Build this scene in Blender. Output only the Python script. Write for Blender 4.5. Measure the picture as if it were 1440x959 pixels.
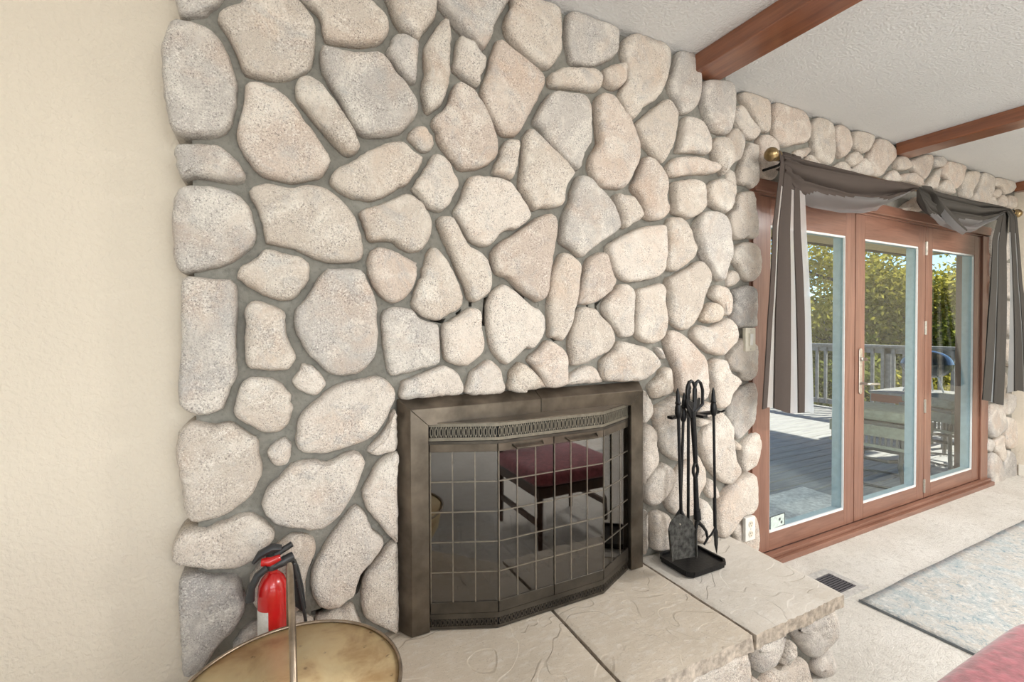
import bpy, bmesh, math, random
from mathutils import Vector, Matrix, noise

# ------------------------------------------------------------------ camera
FPX, YAW, PITCH, ROLL, PCY = 655.31, math.radians(26.793), math.radians(-0.9238), math.radians(-0.246), 470.466
CAM = Vector((0.0, 0.0, 1.262))
scene = bpy.context.scene
for ob in list(bpy.data.objects):
    bpy.data.objects.remove(ob, do_unlink=True)
COL = scene.collection
_f = Vector((math.sin(YAW)*math.cos(PITCH), math.cos(YAW)*math.cos(PITCH), math.sin(PITCH)))
_r = Vector((math.cos(YAW), -math.sin(YAW), 0.0))
_u = _r.cross(_f)
_R = math.cos(ROLL)*_r + math.sin(ROLL)*_u
_U = -math.sin(ROLL)*_r + math.cos(ROLL)*_u
cd = bpy.data.cameras.new('camera'); cam = bpy.data.objects.new('camera', cd); COL.objects.link(cam)
cd.sensor_width = 36.0; cd.lens = FPX/1440*36.0; cd.shift_y = -(479.5-PCY)/1440; cd.clip_start = 0.02; cd.clip_end = 300
cam.matrix_world = Matrix(((_R.x, _U.x, -_f.x, CAM.x), (_R.y, _U.y, -_f.y, CAM.y), (_R.z, _U.z, -_f.z, CAM.z), (0, 0, 0, 1)))
scene.camera = cam

# ------------------------------------------------------------------ light
scene.view_settings.view_transform = 'Standard'
scene.view_settings.look = 'None'
scene.view_settings.gamma = 1.0
scene.view_settings.use_curve_mapping = False
scene.view_settings.exposure = 0.0
wd = bpy.data.worlds.new('sky'); scene.world = wd; wd.use_nodes = True
nt = wd.node_tree; nt.nodes.clear()
sky = nt.nodes.new('ShaderNodeTexSky'); sky.sky_type = 'NISHITA'; sky.sun_disc = False
SUN = Vector((1.21, -0.38, 1.0)).normalized()
sky.sun_elevation = math.asin(SUN.z); sky.sun_rotation = math.atan2(SUN.x, SUN.y)
sky.altitude = 1500; sky.dust_density = 0.2; sky.ozone_density = 3.0
bg = nt.nodes.new('ShaderNodeBackground'); bg.inputs['Strength'].default_value = 0.24
wo = nt.nodes.new('ShaderNodeOutputWorld')
nt.links.new(sky.outputs[0], bg.inputs['Color']); nt.links.new(bg.outputs[0], wo.inputs['Surface'])

def lamp(name, kind, loc, energy, color=(1, 1, 1), target=None, direction=None, size=(1, 1), label=None):
    ld = bpy.data.lights.new(name, kind); ld.energy = energy; ld.color = color
    if kind == 'AREA':
        ld.shape = 'RECTANGLE'; ld.size, ld.size_y = size
    o = bpy.data.objects.new(name, ld); COL.objects.link(o); o.location = loc
    d = direction if direction is not None else (Vector(target)-Vector(loc))
    o.rotation_euler = Vector(d).to_track_quat('-Z', 'Y').to_euler()
    return o
sun = lamp('sun', 'SUN', (12, -4, 12), 12.0, (1.0, 0.93, 0.82), direction=-SUN); sun.data.angle = 0.012
# added area lights fill the room, set at guessed rear and left windows
lamp('rear_fill_light', 'AREA', (0.6, -4.12, 1.45), 165, (1.0, 0.995, 0.99), direction=(0.12, 1, 0.10), size=(4.6, 1.9))
lamp('side_fill_light', 'AREA', (-3.1, -1.6, 1.5), 14, (1.0, 0.985, 0.97), direction=(1, 0.12, 0.0), size=(2.6, 1.7))

# ------------------------------------------------------------------ helpers
def ray(x, y): return _f + _R*((x-720)/FPX) - _U*((y-PCY)/FPX)
def onY(x, y, Y): d = ray(x, y); return CAM + d*(Y/d.y)
def onZ(x, y, Z): d = ray(x, y); return CAM + d*((Z-CAM.z)/d.z)
def onX(x, y, X): d = ray(x, y); return CAM + d*(X/d.x)

WL = {}   # world location of every object (parents only ever translate)
def tag(o, label=None, cat=None, group=None, kind=None):
    if label: o['label'] = label
    if cat: o['category'] = cat
    if group: o['group'] = group
    if kind: o['kind'] = kind
    return o
def thing(name, loc, label=None, cat=None, group=None, kind=None):
    o = bpy.data.objects.new(name, None); COL.objects.link(o); o.location = loc; o.empty_display_size = 0.05
    WL[o] = Vector(loc)
    return tag(o, label, cat, group, kind)
def attach(o, parent, wloc):
    WL[o] = Vector(wloc)
    if parent is not None:
        o.parent = parent; o.location = Vector(wloc)-WL[parent]
    else:
        o.location = wloc

class MB:
    def __init__(s): s.v = []; s.f = []; s.m = []; s.mi = 0
    def add(s, vs, fs):
        b = len(s.v); s.v += [Vector(p) for p in vs]; s.f += [tuple(b+i for i in f) for f in fs]; s.m += [s.mi]*len(fs); return s
    def box(s, a, b):
        (x0, y0, z0), (x1, y1, z1) = a, b
        x0, x1 = min(x0, x1), max(x0, x1); y0, y1 = min(y0, y1), max(y0, y1); z0, z1 = min(z0, z1), max(z0, z1)
        return s.add([(x0,y0,z0),(x1,y0,z0),(x1,y1,z0),(x0,y1,z0),(x0,y0,z1),(x1,y0,z1),(x1,y1,z1),(x0,y1,z1)],
                     [(0,3,2,1),(4,5,6,7),(0,1,5,4),(1,2,6,5),(2,3,7,6),(3,0,4,7)])
    def hexa(s, p):   # 8 corners, bottom loop then top loop
        return s.add(p, [(0,3,2,1),(4,5,6,7),(0,1,5,4),(1,2,6,5),(2,3,7,6),(3,0,4,7)])
    def bar(s, a, b, w, h, up=(0, 0, 1)):
        a = Vector(a); b = Vector(b); d = (b-a).normalized(); up = Vector(up)
        if abs(d.dot(up)) > 0.98: up = Vector((0, 1, 0))
        sx = d.cross(up).normalized()*(w/2); sz = sx.cross(d).normalized()*(h/2)
        return s.hexa([a-sx-sz, a+sx-sz, b+sx-sz, b-sx-sz, a-sx+sz, a+sx+sz, b+sx+sz, b-sx+sz])
    def tube(s, path, r, seg=10, cap=True, closed=False, flat=1.0):
        path = [Vector(p) for p in path]; n = len(path)
        rs = r if isinstance(r, (list, tuple)) else [r]*n
        vs = []; prev = None
        for i, p in enumerate(path):
            if closed: t = (path[(i+1) % n]-path[i-1]).normalized()
            else: t = (path[min(i+1, n-1)]-path[max(i-1, 0)]).normalized()
            if prev is None:
                a = Vector((0, 0, 1)) if abs(t.z) < 0.9 else Vector((0, 1, 0))
                nx = t.cross(a).normalized()
            else:
                nx = (prev - t*prev.dot(t)).normalized()
            prev = nx; ny = t.cross(nx)
            for k in range(seg):
                a = 2*math.pi*k/seg
                vs.append(p + nx*(math.cos(a)*rs[i]) + ny*(math.sin(a)*rs[i]*flat))
        fs = []
        for i in range(n if closed else n-1):
            j = (i+1) % n
            for k in range(seg):
                k2 = (k+1) % seg
                fs.append((i*seg+k, i*seg+k2, j*seg+k2, j*seg+k))
        if cap and not closed:
            fs.append(tuple(range(seg-1, -1, -1))); fs.append(tuple((n-1)*seg+k for k in range(seg)))
        return s.add(vs, fs)
    def lathe(s, c, prof, seg=32, ax='z', sx=1.0, sy=1.0):
        c = Vector(c); vs = []
        for r, h in prof:
            for k in range(seg):
                a = 2*math.pi*k/seg; u, w = r*math.cos(a)*sx, r*math.sin(a)*sy
                vs.append(c + (Vector((u, w, h)) if ax == 'z' else Vector((h, u, w)) if ax == 'x' else Vector((w, h, u))))
        fs = []
        for i in range(len(prof)-1):
            for k in range(seg):
                k2 = (k+1) % seg; fs.append((i*seg+k, i*seg+k2, (i+1)*seg+k2, (i+1)*seg+k))
        if prof[0][0] > 1e-6: fs.append(tuple(range(seg-1, -1, -1)))
        if prof[-1][0] > 1e-6: fs.append(tuple((len(prof)-1)*seg+k for k in range(seg)))
        return s.add(vs, fs)
    def grid(s, fn, nu, nv):
        vs = [fn(i/nu, j/nv) for j in range(nv+1) for i in range(nu+1)]
        fs = [(j*(nu+1)+i, j*(nu+1)+i+1, (j+1)*(nu+1)+i+1, (j+1)*(nu+1)+i) for j in range(nv) for i in range(nu)]
        return s.add(vs, fs)
    def prism(s, pts, vec):
        n = len(pts); vec = Vector(vec); p = [Vector(q) for q in pts]
        return s.add(p+[q+vec for q in p], [tuple(range(n-1, -1, -1)), tuple(range(n, 2*n))]+[(i, (i+1) % n, n+(i+1) % n, n+i) for i in range(n)])
    def build(s, name, mat, parent=None, smooth=False, bev=0.0, seg=2, weld=False, solid=0.0, sub=0, recalc=True):
        lo = Vector((min(v.x for v in s.v), min(v.y for v in s.v), min(v.z for v in s.v)))
        hi = Vector((max(v.x for v in s.v), max(v.y for v in s.v), max(v.z for v in s.v)))
        c = (lo+hi)/2; c.z = lo.z if parent is None else c.z
        me = bpy.data.meshes.new(name); me.from_pydata([v-c for v in s.v], [], s.f)
        mats = mat if isinstance(mat, (list, tuple)) else [mat]
        for m in mats: me.materials.append(m)
        if len(mats) > 1: me.polygons.foreach_set('material_index', s.m)
        bm = bmesh.new(); bm.from_mesh(me)
        if weld: bmesh.ops.remove_doubles(bm, verts=bm.verts, dist=1e-5)
        if recalc: bmesh.ops.recalc_face_normals(bm, faces=bm.faces)
        if bev > 0:
            es = [e for e in bm.edges if len(e.link_faces) == 2 and e.calc_face_angle(0) > 0.5]
            bmesh.ops.bevel(bm, geom=es, offset=bev, segments=seg, affect='EDGES', profile=0.5)
        bm.to_mesh(me); bm.free()
        if smooth:
            me.polygons.foreach_set('use_smooth', [True]*len(me.polygons))
            if smooth != 'all': me.set_sharp_from_angle(angle=math.radians(40))
        o = bpy.data.objects.new(name, me); COL.objects.link(o); attach(o, parent, c)
        if solid:
            md = o.modifiers.new('solidify', 'SOLIDIFY'); md.thickness = solid; md.offset = 0
        if sub:
            md = o.modifiers.new('subdivision', 'SUBSURF'); md.levels = sub; md.render_levels = sub
        return o
def copy_tree(o, wloc, parent=None):
    c = o.copy(); COL.objects.link(c); attach(c, parent, wloc)
    for ch in list(o.children):
        copy_tree(ch, WL[c]+(WL[ch]-WL[o]), c)
    return c

# ------------------------------------------------------------------ materials
class Mat:
    def __init__(s, name):
        s.m = bpy.data.materials.new(name); s.m.use_nodes = True; s.t = s.m.node_tree; s.t.nodes.clear()
        s.out = s.n('ShaderNodeOutputMaterial')
    def n(s, kind, **kw):
        nd = s.t.nodes.new(kind)
        for k, v in kw.items(): setattr(nd, k, v)
        return nd
    def put(s, sock, val):
        if hasattr(val, 'is_output') or isinstance(val, bpy.types.NodeSocket): s.t.links.new(val, sock)
        elif isinstance(val, (tuple, list)) and len(val) == 3 and sock.type == 'RGBA': sock.default_value = (*val, 1)
        else: sock.default_value = val
    def coord(s, what='Object', scale=(1, 1, 1), offset=None):
        tc = s.n('ShaderNodeTexCoord').outputs[what] if what != 'Position' else s.n('ShaderNodeNewGeometry').outputs['Position']
        mp = s.n('ShaderNodeMapping'); s.put(mp.inputs['Vector'], tc); mp.inputs['Scale'].default_value = scale
        if offset is not None: s.put(mp.inputs['Location'], offset)
        return mp.outputs[0]
    def noise(s, vec, scale, detail=4, rough=0.55, dist=0.0):
        nd = s.n('ShaderNodeTexNoise'); s.put(nd.inputs['Vector'], vec)
        nd.inputs['Scale'].default_value = scale; nd.inputs['Detail'].default_value = detail
        nd.inputs['Roughness'].default_value = rough; nd.inputs['Distortion'].default_value = dist
        return nd.outputs[0]
    def voro(s, vec, scale, feature='F1', out=0):
        nd = s.n('ShaderNodeTexVoronoi', feature=feature); s.put(nd.inputs['Vector'], vec); nd.inputs['Scale'].default_value = scale
        return nd.outputs[out]
    def ramp(s, fac, stops, interp='LINEAR'):
        nd = s.n('ShaderNodeValToRGB'); s.put(nd.inputs[0], fac); cr = nd.color_ramp; cr.interpolation = interp
        while len(cr.elements) < len(stops): cr.elements.new(0.5)
        for e, (p, c) in zip(cr.elements, stops):
            e.position = p; e.color = (*c, 1) if isinstance(c, (tuple, list)) else (c, c, c, 1)
        return nd.outputs[0]
    def mix(s, a, b, fac, mode='MIX'):
        nd = s.n('ShaderNodeMix', data_type='RGBA', blend_type=mode)
        s.put(nd.inputs[0], fac); s.put(nd.inputs[6], a); s.put(nd.inputs[7], b); return nd.outputs[2]
    def math(s, op, a, b=0.0):
        nd = s.n('ShaderNodeMath', operation=op); s.put(nd.inputs[0], a); s.put(nd.inputs[1], b); return nd.outputs[0]
    def bump(s, h, strength=0.3, dist=0.01, normal=None):
        nd = s.n('ShaderNodeBump'); s.put(nd.inputs['Height'], h); nd.inputs['Strength'].default_value = strength
        nd.inputs['Distance'].default_value = dist
        if normal is not None: s.put(nd.inputs['Normal'], normal)
        return nd.outputs[0]
    def pbr(s, color, rough=0.6, metal=0.0, normal=None, **kw):
        b = s.n('ShaderNodeBsdfPrincipled'); s.put(b.inputs['Base Color'], color); s.put(b.inputs['Roughness'], rough)
        s.put(b.inputs['Metallic'], metal)
        if normal is not None: s.put(b.inputs['Normal'], normal)
        for k, v in kw.items(): s.put(b.inputs[k.replace('_', ' ')], v)
        s.t.links.new(b.outputs[0], s.out.inputs['Surface']); return s
    def surf(s, sh): s.t.links.new(sh, s.out.inputs['Surface']); return s

def plain(name, color, rough=0.5, metal=0.0, bump=0.0, scale=60, var=0.12, **kw):
    m = Mat(name); v = m.coord('Position'); n = m.noise(v, scale, 4)
    c2 = tuple(x*(1-2*var) for x in color); c3 = tuple(min(1, x*(1+var)) for x in color)
    col = m.ramp(n, [(0.3, c2), (0.7, c3)])
    m.pbr(col, rough, metal, m.bump(n, bump, 0.003) if bump else None, **kw); return m.m

def mat_stone():
    m = Mat('granite_fieldstone')
    oi = m.n('ShaderNodeObjectInfo')
    off = m.math('MULTIPLY', oi.outputs['Random'], 40.0)
    v = m.coord('Object', offset=off)
    big = m.noise(v, 5.5, 5, 0.6, 0.5); mid = m.noise(v, 24.0, 6, 0.7); blot = m.noise(v, 11.0, 5, 0.7, 0.8)
    fine = m.noise(v, 210.0, 3, 0.7); grit = m.noise(v, 420.0, 2, 0.6); spk = m.voro(v, 260.0)
    tint = oi.outputs['Color']; zone = m.noise(v, 7.0, 4, 0.65, 1.0)
    warm = m.mix(tint, (0.60, 0.42, 0.30), m.ramp(big, [(0.50, 0.0), (0.74, 0.55)]))
    cream = m.mix(warm, (0.82, 0.77, 0.69), m.ramp(zone, [(0.48, 0.0), (0.68, 0.65)]))
    cool = m.mix(cream, (0.42, 0.415, 0.41), m.ramp(blot, [(0.52, 0.0), (0.72, 0.62)]))
    amt = m.ramp(m.noise(v, 13.0, 4, 0.6, 0.5), [(0.38, 0.25), (0.60, 1.0)])
    lite = m.mix(cool, (0.92, 0.88, 0.82), m.math('MULTIPLY', m.ramp(fine, [(0.53, 0.0), (0.66, 0.72)]), amt))
    dark = m.mix(lite, (0.17, 0.15, 0.14), m.math('MULTIPLY', m.ramp(fine, [(0.34, 0.85), (0.45, 0.0)]), amt))
    grt = m.mix(dark, (0.12, 0.11, 0.11), m.math('MULTIPLY', m.ramp(grit, [(0.34, 0.85), (0.43, 0.0)]), m.ramp(mid, [(0.44, 0.05), (0.60, 0.9)])))
    peb = m.mix(grt, (0.14, 0.125, 0.12), m.math('MULTIPLY', m.ramp(spk, [(0.12, 0.8), (0.22, 0.0)]), m.ramp(mid, [(0.46, 0.0), (0.60, 0.85)])))
    h = m.math('ADD', m.math('ADD', m.math('MULTIPLY', mid, 1.0), m.math('MULTIPLY', blot, 1.6)), m.math('MULTIPLY', fine, 0.40))
    m.pbr(peb, 0.85, 0.0, m.bump(h, 0.75, 0.012)); return m.m
def mat_mortar():
    m = Mat('mortar'); v = m.coord('Position'); a = m.noise(v, 9, 5); b = m.noise(v, 70, 5, 0.6)
    col = m.mix(m.ramp(a, [(0.3, (0.185, 0.175, 0.150)), (0.7, (0.285, 0.275, 0.240))]), (0.13, 0.125, 0.11), m.ramp(b, [(0.3, 0.5), (0.5, 0.0)]))
    m.pbr(col, 0.92, 0, m.bump(b, 0.6, 0.010)); return m.m
def mat_plaster(name, color, scale, strength, var=0.03):
    m = Mat(name); v = m.coord('Position'); n = m.noise(v, scale, 3, 0.5, 0.3); w = m.noise(v, 1.5, 2)
    h = m.ramp(n, [(0.42, 0.0), (0.60, 1.0)])
    col = m.ramp(w, [(0.3, tuple(c*(1-var) for c in color)), (0.7, tuple(min(1, c*(1+var)) for c in color))])
    m.pbr(col, 0.75, 0, m.bump(h, strength, 0.004)); return m.m
def mat_carpet():
    m = Mat('carpet'); v = m.coord('Position'); a = m.noise(v, 3.0, 5, 0.6); t = m.noise(v, 34, 5, 0.75, 0.6); b = m.noise(v, 150, 4, 0.75)
    col = m.mix(m.ramp(a, [(0.3, (0.75, 0.71, 0.64)), (0.7, (0.88, 0.85, 0.79))]), (0.50, 0.46, 0.40), m.ramp(t, [(0.32, 0.55), (0.50, 0.0)]))
    col = m.mix(col, (0.40, 0.36, 0.31), m.ramp(b, [(0.32, 0.65), (0.48, 0.0)]))
    m.pbr(col, 0.95, 0, m.bump(m.math('ADD', b, t), 0.8, 0.012)); return m.m
def mat_wood(name, dark, light, axis='x', rough=0.3, scale=1.0, coat=0.0):
    m = Mat(name); sc = {'x': (1.2, 16, 16), 'y': (16, 1.2, 16), 'z': (16, 16, 1.2)}[axis]
    v = m.coord('Position', scale=tuple(q*scale for q in sc)); a = m.noise(v, 1.6, 6, 0.65, 0.7); b = m.noise(v, 7.0, 4, 0.6)
    col = m.ramp(m.math('ADD', m.math('MULTIPLY', a, 0.75), m.math('MULTIPLY', b, 0.25)), [(0.33, dark), (0.68, light)])
    m.pbr(col, rough, 0, m.bump(a, 0.06, 0.004), Coat_Weight=coat, Coat_Roughness=0.15); return m.m
def mat_rug():
    m = Mat('faded_rug'); v = m.coord('Position'); a = m.noise(v, 6, 5, 0.65, 1.0); b = m.noise(v, 30, 5, 0.75, 1.6); e = m.noise(v, 55, 4, 0.7, 1.2); d = m.noise(v, 200, 3, 0.7)
    base = m.ramp(a, [(0.34, (0.37, 0.43, 0.44)), (0.47, (0.50, 0.51, 0.49)), (0.56, (0.53, 0.50, 0.45)), (0.72, (0.46, 0.44, 0.40))])
    q = m.mix(base, (0.19, 0.28, 0.33), m.ramp(b, [(0.36, 0.85), (0.46, 0.0)]))
    q = m.mix(q, (0.70, 0.70, 0.67), m.ramp(b, [(0.53, 0.0), (0.62, 0.75)]))
    q = m.mix(q, (0.30, 0.36, 0.38), m.ramp(e, [(0.34, 0.7), (0.43, 0.0)]))
    q = m.mix(q, (0.64, 0.58, 0.50), m.ramp(e, [(0.57, 0.0), (0.66, 0.6)]))
    q = m.mix(q, (0.24, 0.25, 0.25), m.ramp(d, [(0.32, 0.5), (0.45, 0.0)]))
    m.pbr(q, 0.95, 0, m.bump(d, 0.6, 0.008)); return m.m
def mat_slab():
    m = Mat('flagstone'); oi = m.n('ShaderNodeObjectInfo'); v = m.coord('Position'); a = m.noise(v, 4, 6, 0.6, 0.3); b = m.noise(m.coord('Position', scale=(1, 2.2, 1)), 30, 5, 0.7); c = m.noise(v, 240, 3)
    st = m.noise(v, 3.2, 2, 0.5, 1.0)
    base = m.mix(oi.outputs['Color'], (0.40, 0.35, 0.28), m.ramp(a, [(0.45, 0.0), (0.75, 0.5)]))
    base = m.mix(base, (0.72, 0.70, 0.66), m.ramp(b, [(0.5, 0.0), (0.7, 0.4)]))
    base = m.mix(base, (0.22, 0.19, 0.16), m.ramp(c, [(0.28, 0.5), (0.40, 0.0)]))
    led = m.ramp(st, [(0.44, 0.0), (0.445, 0.5), (0.56, 0.5), (0.565, 1.0)])
    h = m.math('ADD', m.math('ADD', led, m.math('MULTIPLY', b, 0.6)), m.math('MULTIPLY', c, 0.15))
    m.pbr(base, 0.75, 0, m.bump(h, 0.5, 0.008)); return m.m
def mat_glass(name, tint=(0.92, 0.96, 0.95), refl=1.0, rough=0.0, trans=1.0):
    m = Mat(name); lw = m.n('ShaderNodeLayerWeight'); lw.inputs['Blend'].default_value = 0.5
    fres = m.math('ADD', m.math('MULTIPLY', m.math('POWER', lw.outputs['Facing'], 5.0), 0.5), 0.025*refl)
    tr = m.n('ShaderNodeBsdfTransparent'); tr.inputs[0].default_value = (*tint, 1)
    gl = m.n('ShaderNodeBsdfGlossy'); gl.inputs['Roughness'].default_value = rough; gl.inputs[0].default_value = (1, 1, 1, 1)
    mx = m.n('ShaderNodeMixShader'); m.put(mx.inputs[0], fres)
    m.t.links.new(tr.outputs[0], mx.inputs[1]); m.t.links.new(gl.outputs[0], mx.inputs[2])
    return m.surf(mx.outputs[0]).m
def mat_sheer(name, body, glow, clear):
    m = Mat(name); v = m.coord('Position'); n = m.noise(v, 300, 2)
    w = m.n('ShaderNodeTexWave'); w.inputs['Scale'].default_value = 160; m.put(w.inputs['Vector'], v)
    df = m.n('ShaderNodeBsdfDiffuse'); m.put(df.inputs[0], m.mix(body, tuple(c*0.75 for c in body), n))
    tl = m.n('ShaderNodeBsdfTranslucent'); tl.inputs[0].default_value = (*glow, 1)
    tr = m.n('ShaderNodeBsdfTransparent')
    a = m.n('ShaderNodeAddShader'); m.t.links.new(df.outputs[0], a.inputs[0]); m.t.links.new(tl.outputs[0], a.inputs[1])
    mx = m.n('ShaderNodeMixShader'); mx.inputs[0].default_value = clear
    m.t.links.new(a.outputs[0], mx.inputs[1]); m.t.links.new(tr.outputs[0], mx.inputs[2])
    return m.surf(mx.outputs[0]).m
def mat_leaf(name, dark, light):
    m = Mat(name); oi = m.n('ShaderNodeObjectInfo'); v = m.coord('Position'); n = m.noise(v, 1.1, 4, 0.7); f = m.noise(v, 9, 3, 0.7)
    col = m.mix(m.ramp(n, [(0.3, dark), (0.7, light)]), m.ramp(f, [(0.3, dark), (0.7, light)]), 0.5)
    df = m.n('ShaderNodeBsdfDiffuse'); m.put(df.inputs[0], col)
    tl = m.n('ShaderNodeBsdfTranslucent'); m.put(tl.inputs[0], col)
    mx = m.n('ShaderNodeMixShader'); mx.inputs[0].default_value = 0.5
    m.t.links.new(df.outputs[0], mx.inputs[1]); m.t.links.new(tl.outputs[0], mx.inputs[2])
    return m.surf(mx.outputs[0]).m
def mat_brass_old():
    m = Mat('aged_brass'); v = m.coord('Position'); a = m.noise(v, 9, 5, 0.6, 0.5); b = m.noise(v, 38, 4, 0.7); s = m.voro(v, 26)
    col = m.ramp(a, [(0.30, (0.58, 0.38, 0.19)), (0.46, (0.80, 0.63, 0.36)), (0.72, (0.92, 0.80, 0.52))])
    spot = m.math('MULTIPLY', m.ramp(s, [(0.10, 1.0), (0.20, 0.0)]), m.ramp(b, [(0.50, 0.0), (0.62, 1.0)]))
    col = m.mix(col, (0.16, 0.08, 0.04), spot)
    m.pbr(col, m.ramp(b, [(0.3, 0.30), (0.7, 0.48)]), 0.35, m.bump(a, 0.10, 0.01)); return m.m
def mat_bark(): return plain('bark', (0.11, 0.085, 0.065), 0.9, 0, 0.6, 14, 0.3)
def mat_iron(name, col, rough): return plain(name, col, rough, 0.6, 0.25, 90, 0.2)

M = dict(
    stone=mat_stone(), mortar=mat_mortar(), wall=mat_plaster('beige_wall', (0.68, 0.605, 0.50), 75, 0.35),
    ceiling=mat_plaster('knockdown_ceiling', (0.73, 0.735, 0.735), 95, 0.55), carpet=mat_carpet(),
    beam=mat_wood('beam_wood', (0.14, 0.042, 0.018), (0.30, 0.110, 0.048), 'y', 0.28, 1.0, 0.7),
    door=mat_wood('door_wood', (0.150, 0.062, 0.038), (0.285, 0.140, 0.095), 'z', 0.35, 1.0, 0.2),
    doorx=mat_wood('door_rail_wood', (0.150, 0.062, 0.038), (0.285, 0.140, 0.095), 'x', 0.35, 1.0, 0.2),
    darkgap=plain('dark_gap', (0.02, 0.015, 0.012), 0.9), rug=mat_rug(), rugedge=plain('rug_binding', (0.16, 0.18, 0.19), 0.9),
    slab=mat_slab(), slabedge=plain('split_stone_edge', (0.50, 0.43, 0.355), 0.9, 0, 1.0, 55, 0.22), bronze=plain('bronze_metal', (0.150, 0.126, 0.100), 0.30, 0.85, 0.05, 12, 0.22),
    bronzedark=plain('dark_bronze_metal', (0.085, 0.074, 0.060), 0.40, 0.7, 0.05, 14, 0.2),
    came=plain('door_came_metal', (0.24, 0.21, 0.17), 0.35, 0.7), ventmetal=plain('vent_brass', (0.20, 0.18, 0.14), 0.4, 0.55), fireglass=mat_glass('smoked_fire_glass', (0.42, 0.38, 0.34), 5.4, 0.02),
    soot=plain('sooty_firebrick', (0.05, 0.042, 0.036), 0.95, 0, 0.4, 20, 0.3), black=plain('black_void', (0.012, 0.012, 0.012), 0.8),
    glass=mat_glass('window_glass'), bead=plain('white_bead', (0.78, 0.78, 0.76), 0.5, 0, 0, 40, 0.03),
    extpaint=plain('blue_grey_paint', (0.44, 0.52, 0.55), 0.5, 0, 0, 30, 0.06), steel=plain('satin_nickel', (0.58, 0.55, 0.50), 0.3, 0.9),
    brass=plain('brass', (0.36, 0.26, 0.13), 0.28, 0.95, 0, 30, 0.2), iron=mat_iron('black_iron', (0.016, 0.016, 0.017), 0.40),
    ironworn=plain('worn_black_iron', (0.060, 0.060, 0.055), 0.6, 0.4, 0.5, 55, 0.48), agedbrass=mat_brass_old(),
    handle=plain('bail_metal', (0.36, 0.29, 0.22), 0.35, 0.9, 0.1, 30, 0.2), red=plain('red_enamel', (0.50, 0.012, 0.012), 0.22, 0, 0, 20, 0.06, Coat_Weight=0.5),
    blackplastic=plain('black_plastic', (0.030, 0.031, 0.033), 0.42), label=plain('paper_label', (0.66, 0.64, 0.60), 0.6, 0, 0, 120, 0.08),
    ivory=plain('ivory_plastic', (0.70, 0.65, 0.54), 0.45, 0, 0, 40, 0.03), white=plain('white_plastic', (0.80, 0.78, 0.73), 0.5, 0, 0, 40, 0.03),
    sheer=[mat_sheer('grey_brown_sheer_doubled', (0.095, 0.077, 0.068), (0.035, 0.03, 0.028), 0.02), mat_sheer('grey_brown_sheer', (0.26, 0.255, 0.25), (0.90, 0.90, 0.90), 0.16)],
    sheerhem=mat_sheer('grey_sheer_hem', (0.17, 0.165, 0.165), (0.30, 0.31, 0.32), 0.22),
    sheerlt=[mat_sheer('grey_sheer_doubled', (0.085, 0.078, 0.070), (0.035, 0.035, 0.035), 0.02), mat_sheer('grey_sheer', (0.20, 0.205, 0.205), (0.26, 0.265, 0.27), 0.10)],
    vent=plain('vent_frame', (0.50, 0.48, 0.45), 0.5), ventdark=plain('vent_louvre', (0.16, 0.15, 0.16), 0.5, 0.5),
    redcloth=plain('red_chenille', (0.42, 0.105, 0.13), 0.9, 0, 0.8, 40, 0.22, Sheen_Weight=0.5), chairwood=mat_wood('dark_chair_wood', (0.045, 0.02, 0.012), (0.11, 0.05, 0.03), 'z', 0.35),
    deck=mat_wood('weathered_deck', (0.26, 0.25, 0.25), (0.46, 0.44, 0.42), 'x', 0.8), rail=plain('weathered_rail', (0.30, 0.29, 0.28), 0.8, 0, 0.2, 20, 0.15),
    mat=plain('door_mat', (0.80, 0.78, 0.75), 0.95, 0, 0.6, 30, 0.16), soffit=plain('tan_soffit', (0.74, 0.60, 0.36), 0.8, 0, 0, 10, 0.06),
    soffitdark=plain('fascia_brown', (0.16, 0.12, 0.08), 0.8), patio=plain('patio_frame', (0.17, 0.15, 0.13), 0.5, 0.3), cushion=plain('olive_cushion', (0.36, 0.35, 0.27), 0.9, 0, 0.2, 30, 0.1),
    redwood=mat_wood('redwood', (0.22, 0.06, 0.03), (0.40, 0.14, 0.07), 'y', 0.6), kettle=plain('grill_enamel', (0.05, 0.062, 0.075), 0.25, 0, 0, 20, 0.1, Coat_Weight=0.6),
    alu=plain('aluminium', (0.6, 0.6, 0.6), 0.35, 0.9), bark=mat_bark(), leafa=mat_leaf('leaf_green', (0.09, 0.11, 0.022), (0.42, 0.42, 0.08)),
    leafb=mat_leaf('leaf_yellow_green', (0.16, 0.15, 0.03), (0.62, 0.54, 0.11)), leafc=mat_leaf('leaf_dark', (0.05, 0.07, 0.02), (0.27, 0.29, 0.07)),
    grass=plain('hillside', (0.20, 0.19, 0.08), 0.95, 0, 0.4, 3, 0.3), trimwhite=plain('white_trim', (0.74, 0.70, 0.62), 0.5, 0, 0, 40, 0.03),
    house=plain('house_siding', (0.45, 0.40, 0.32), 0.8), mint=plain('sticker_film', (0.62, 0.72, 0.66), 0.5), stickerdark=plain('sticker_ink', (0.06, 0.07, 0.07), 0.5),
)
# ------------------------------------------------------------------ the room shell
CEIL = 2.44; YC = 1.497; YD = 1.607          # mortar face of the chimney breast and of the door wall
XL, XR, YR = -3.3, 5.55, -4.3
def struct(name, mb, mat, **kw):
    return tag(mb.build(name, mat, **kw), kind='structure')
struct('floor', MB().box((XL-.1, YR-.1, -0.10), (XR+.1, 1.68, 0.0)), M['carpet'])
struct('ceiling', MB().box((XL-.1, YR-.1, CEIL), (XR+.12, 1.76, CEIL+0.12)), M['ceiling'])
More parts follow.
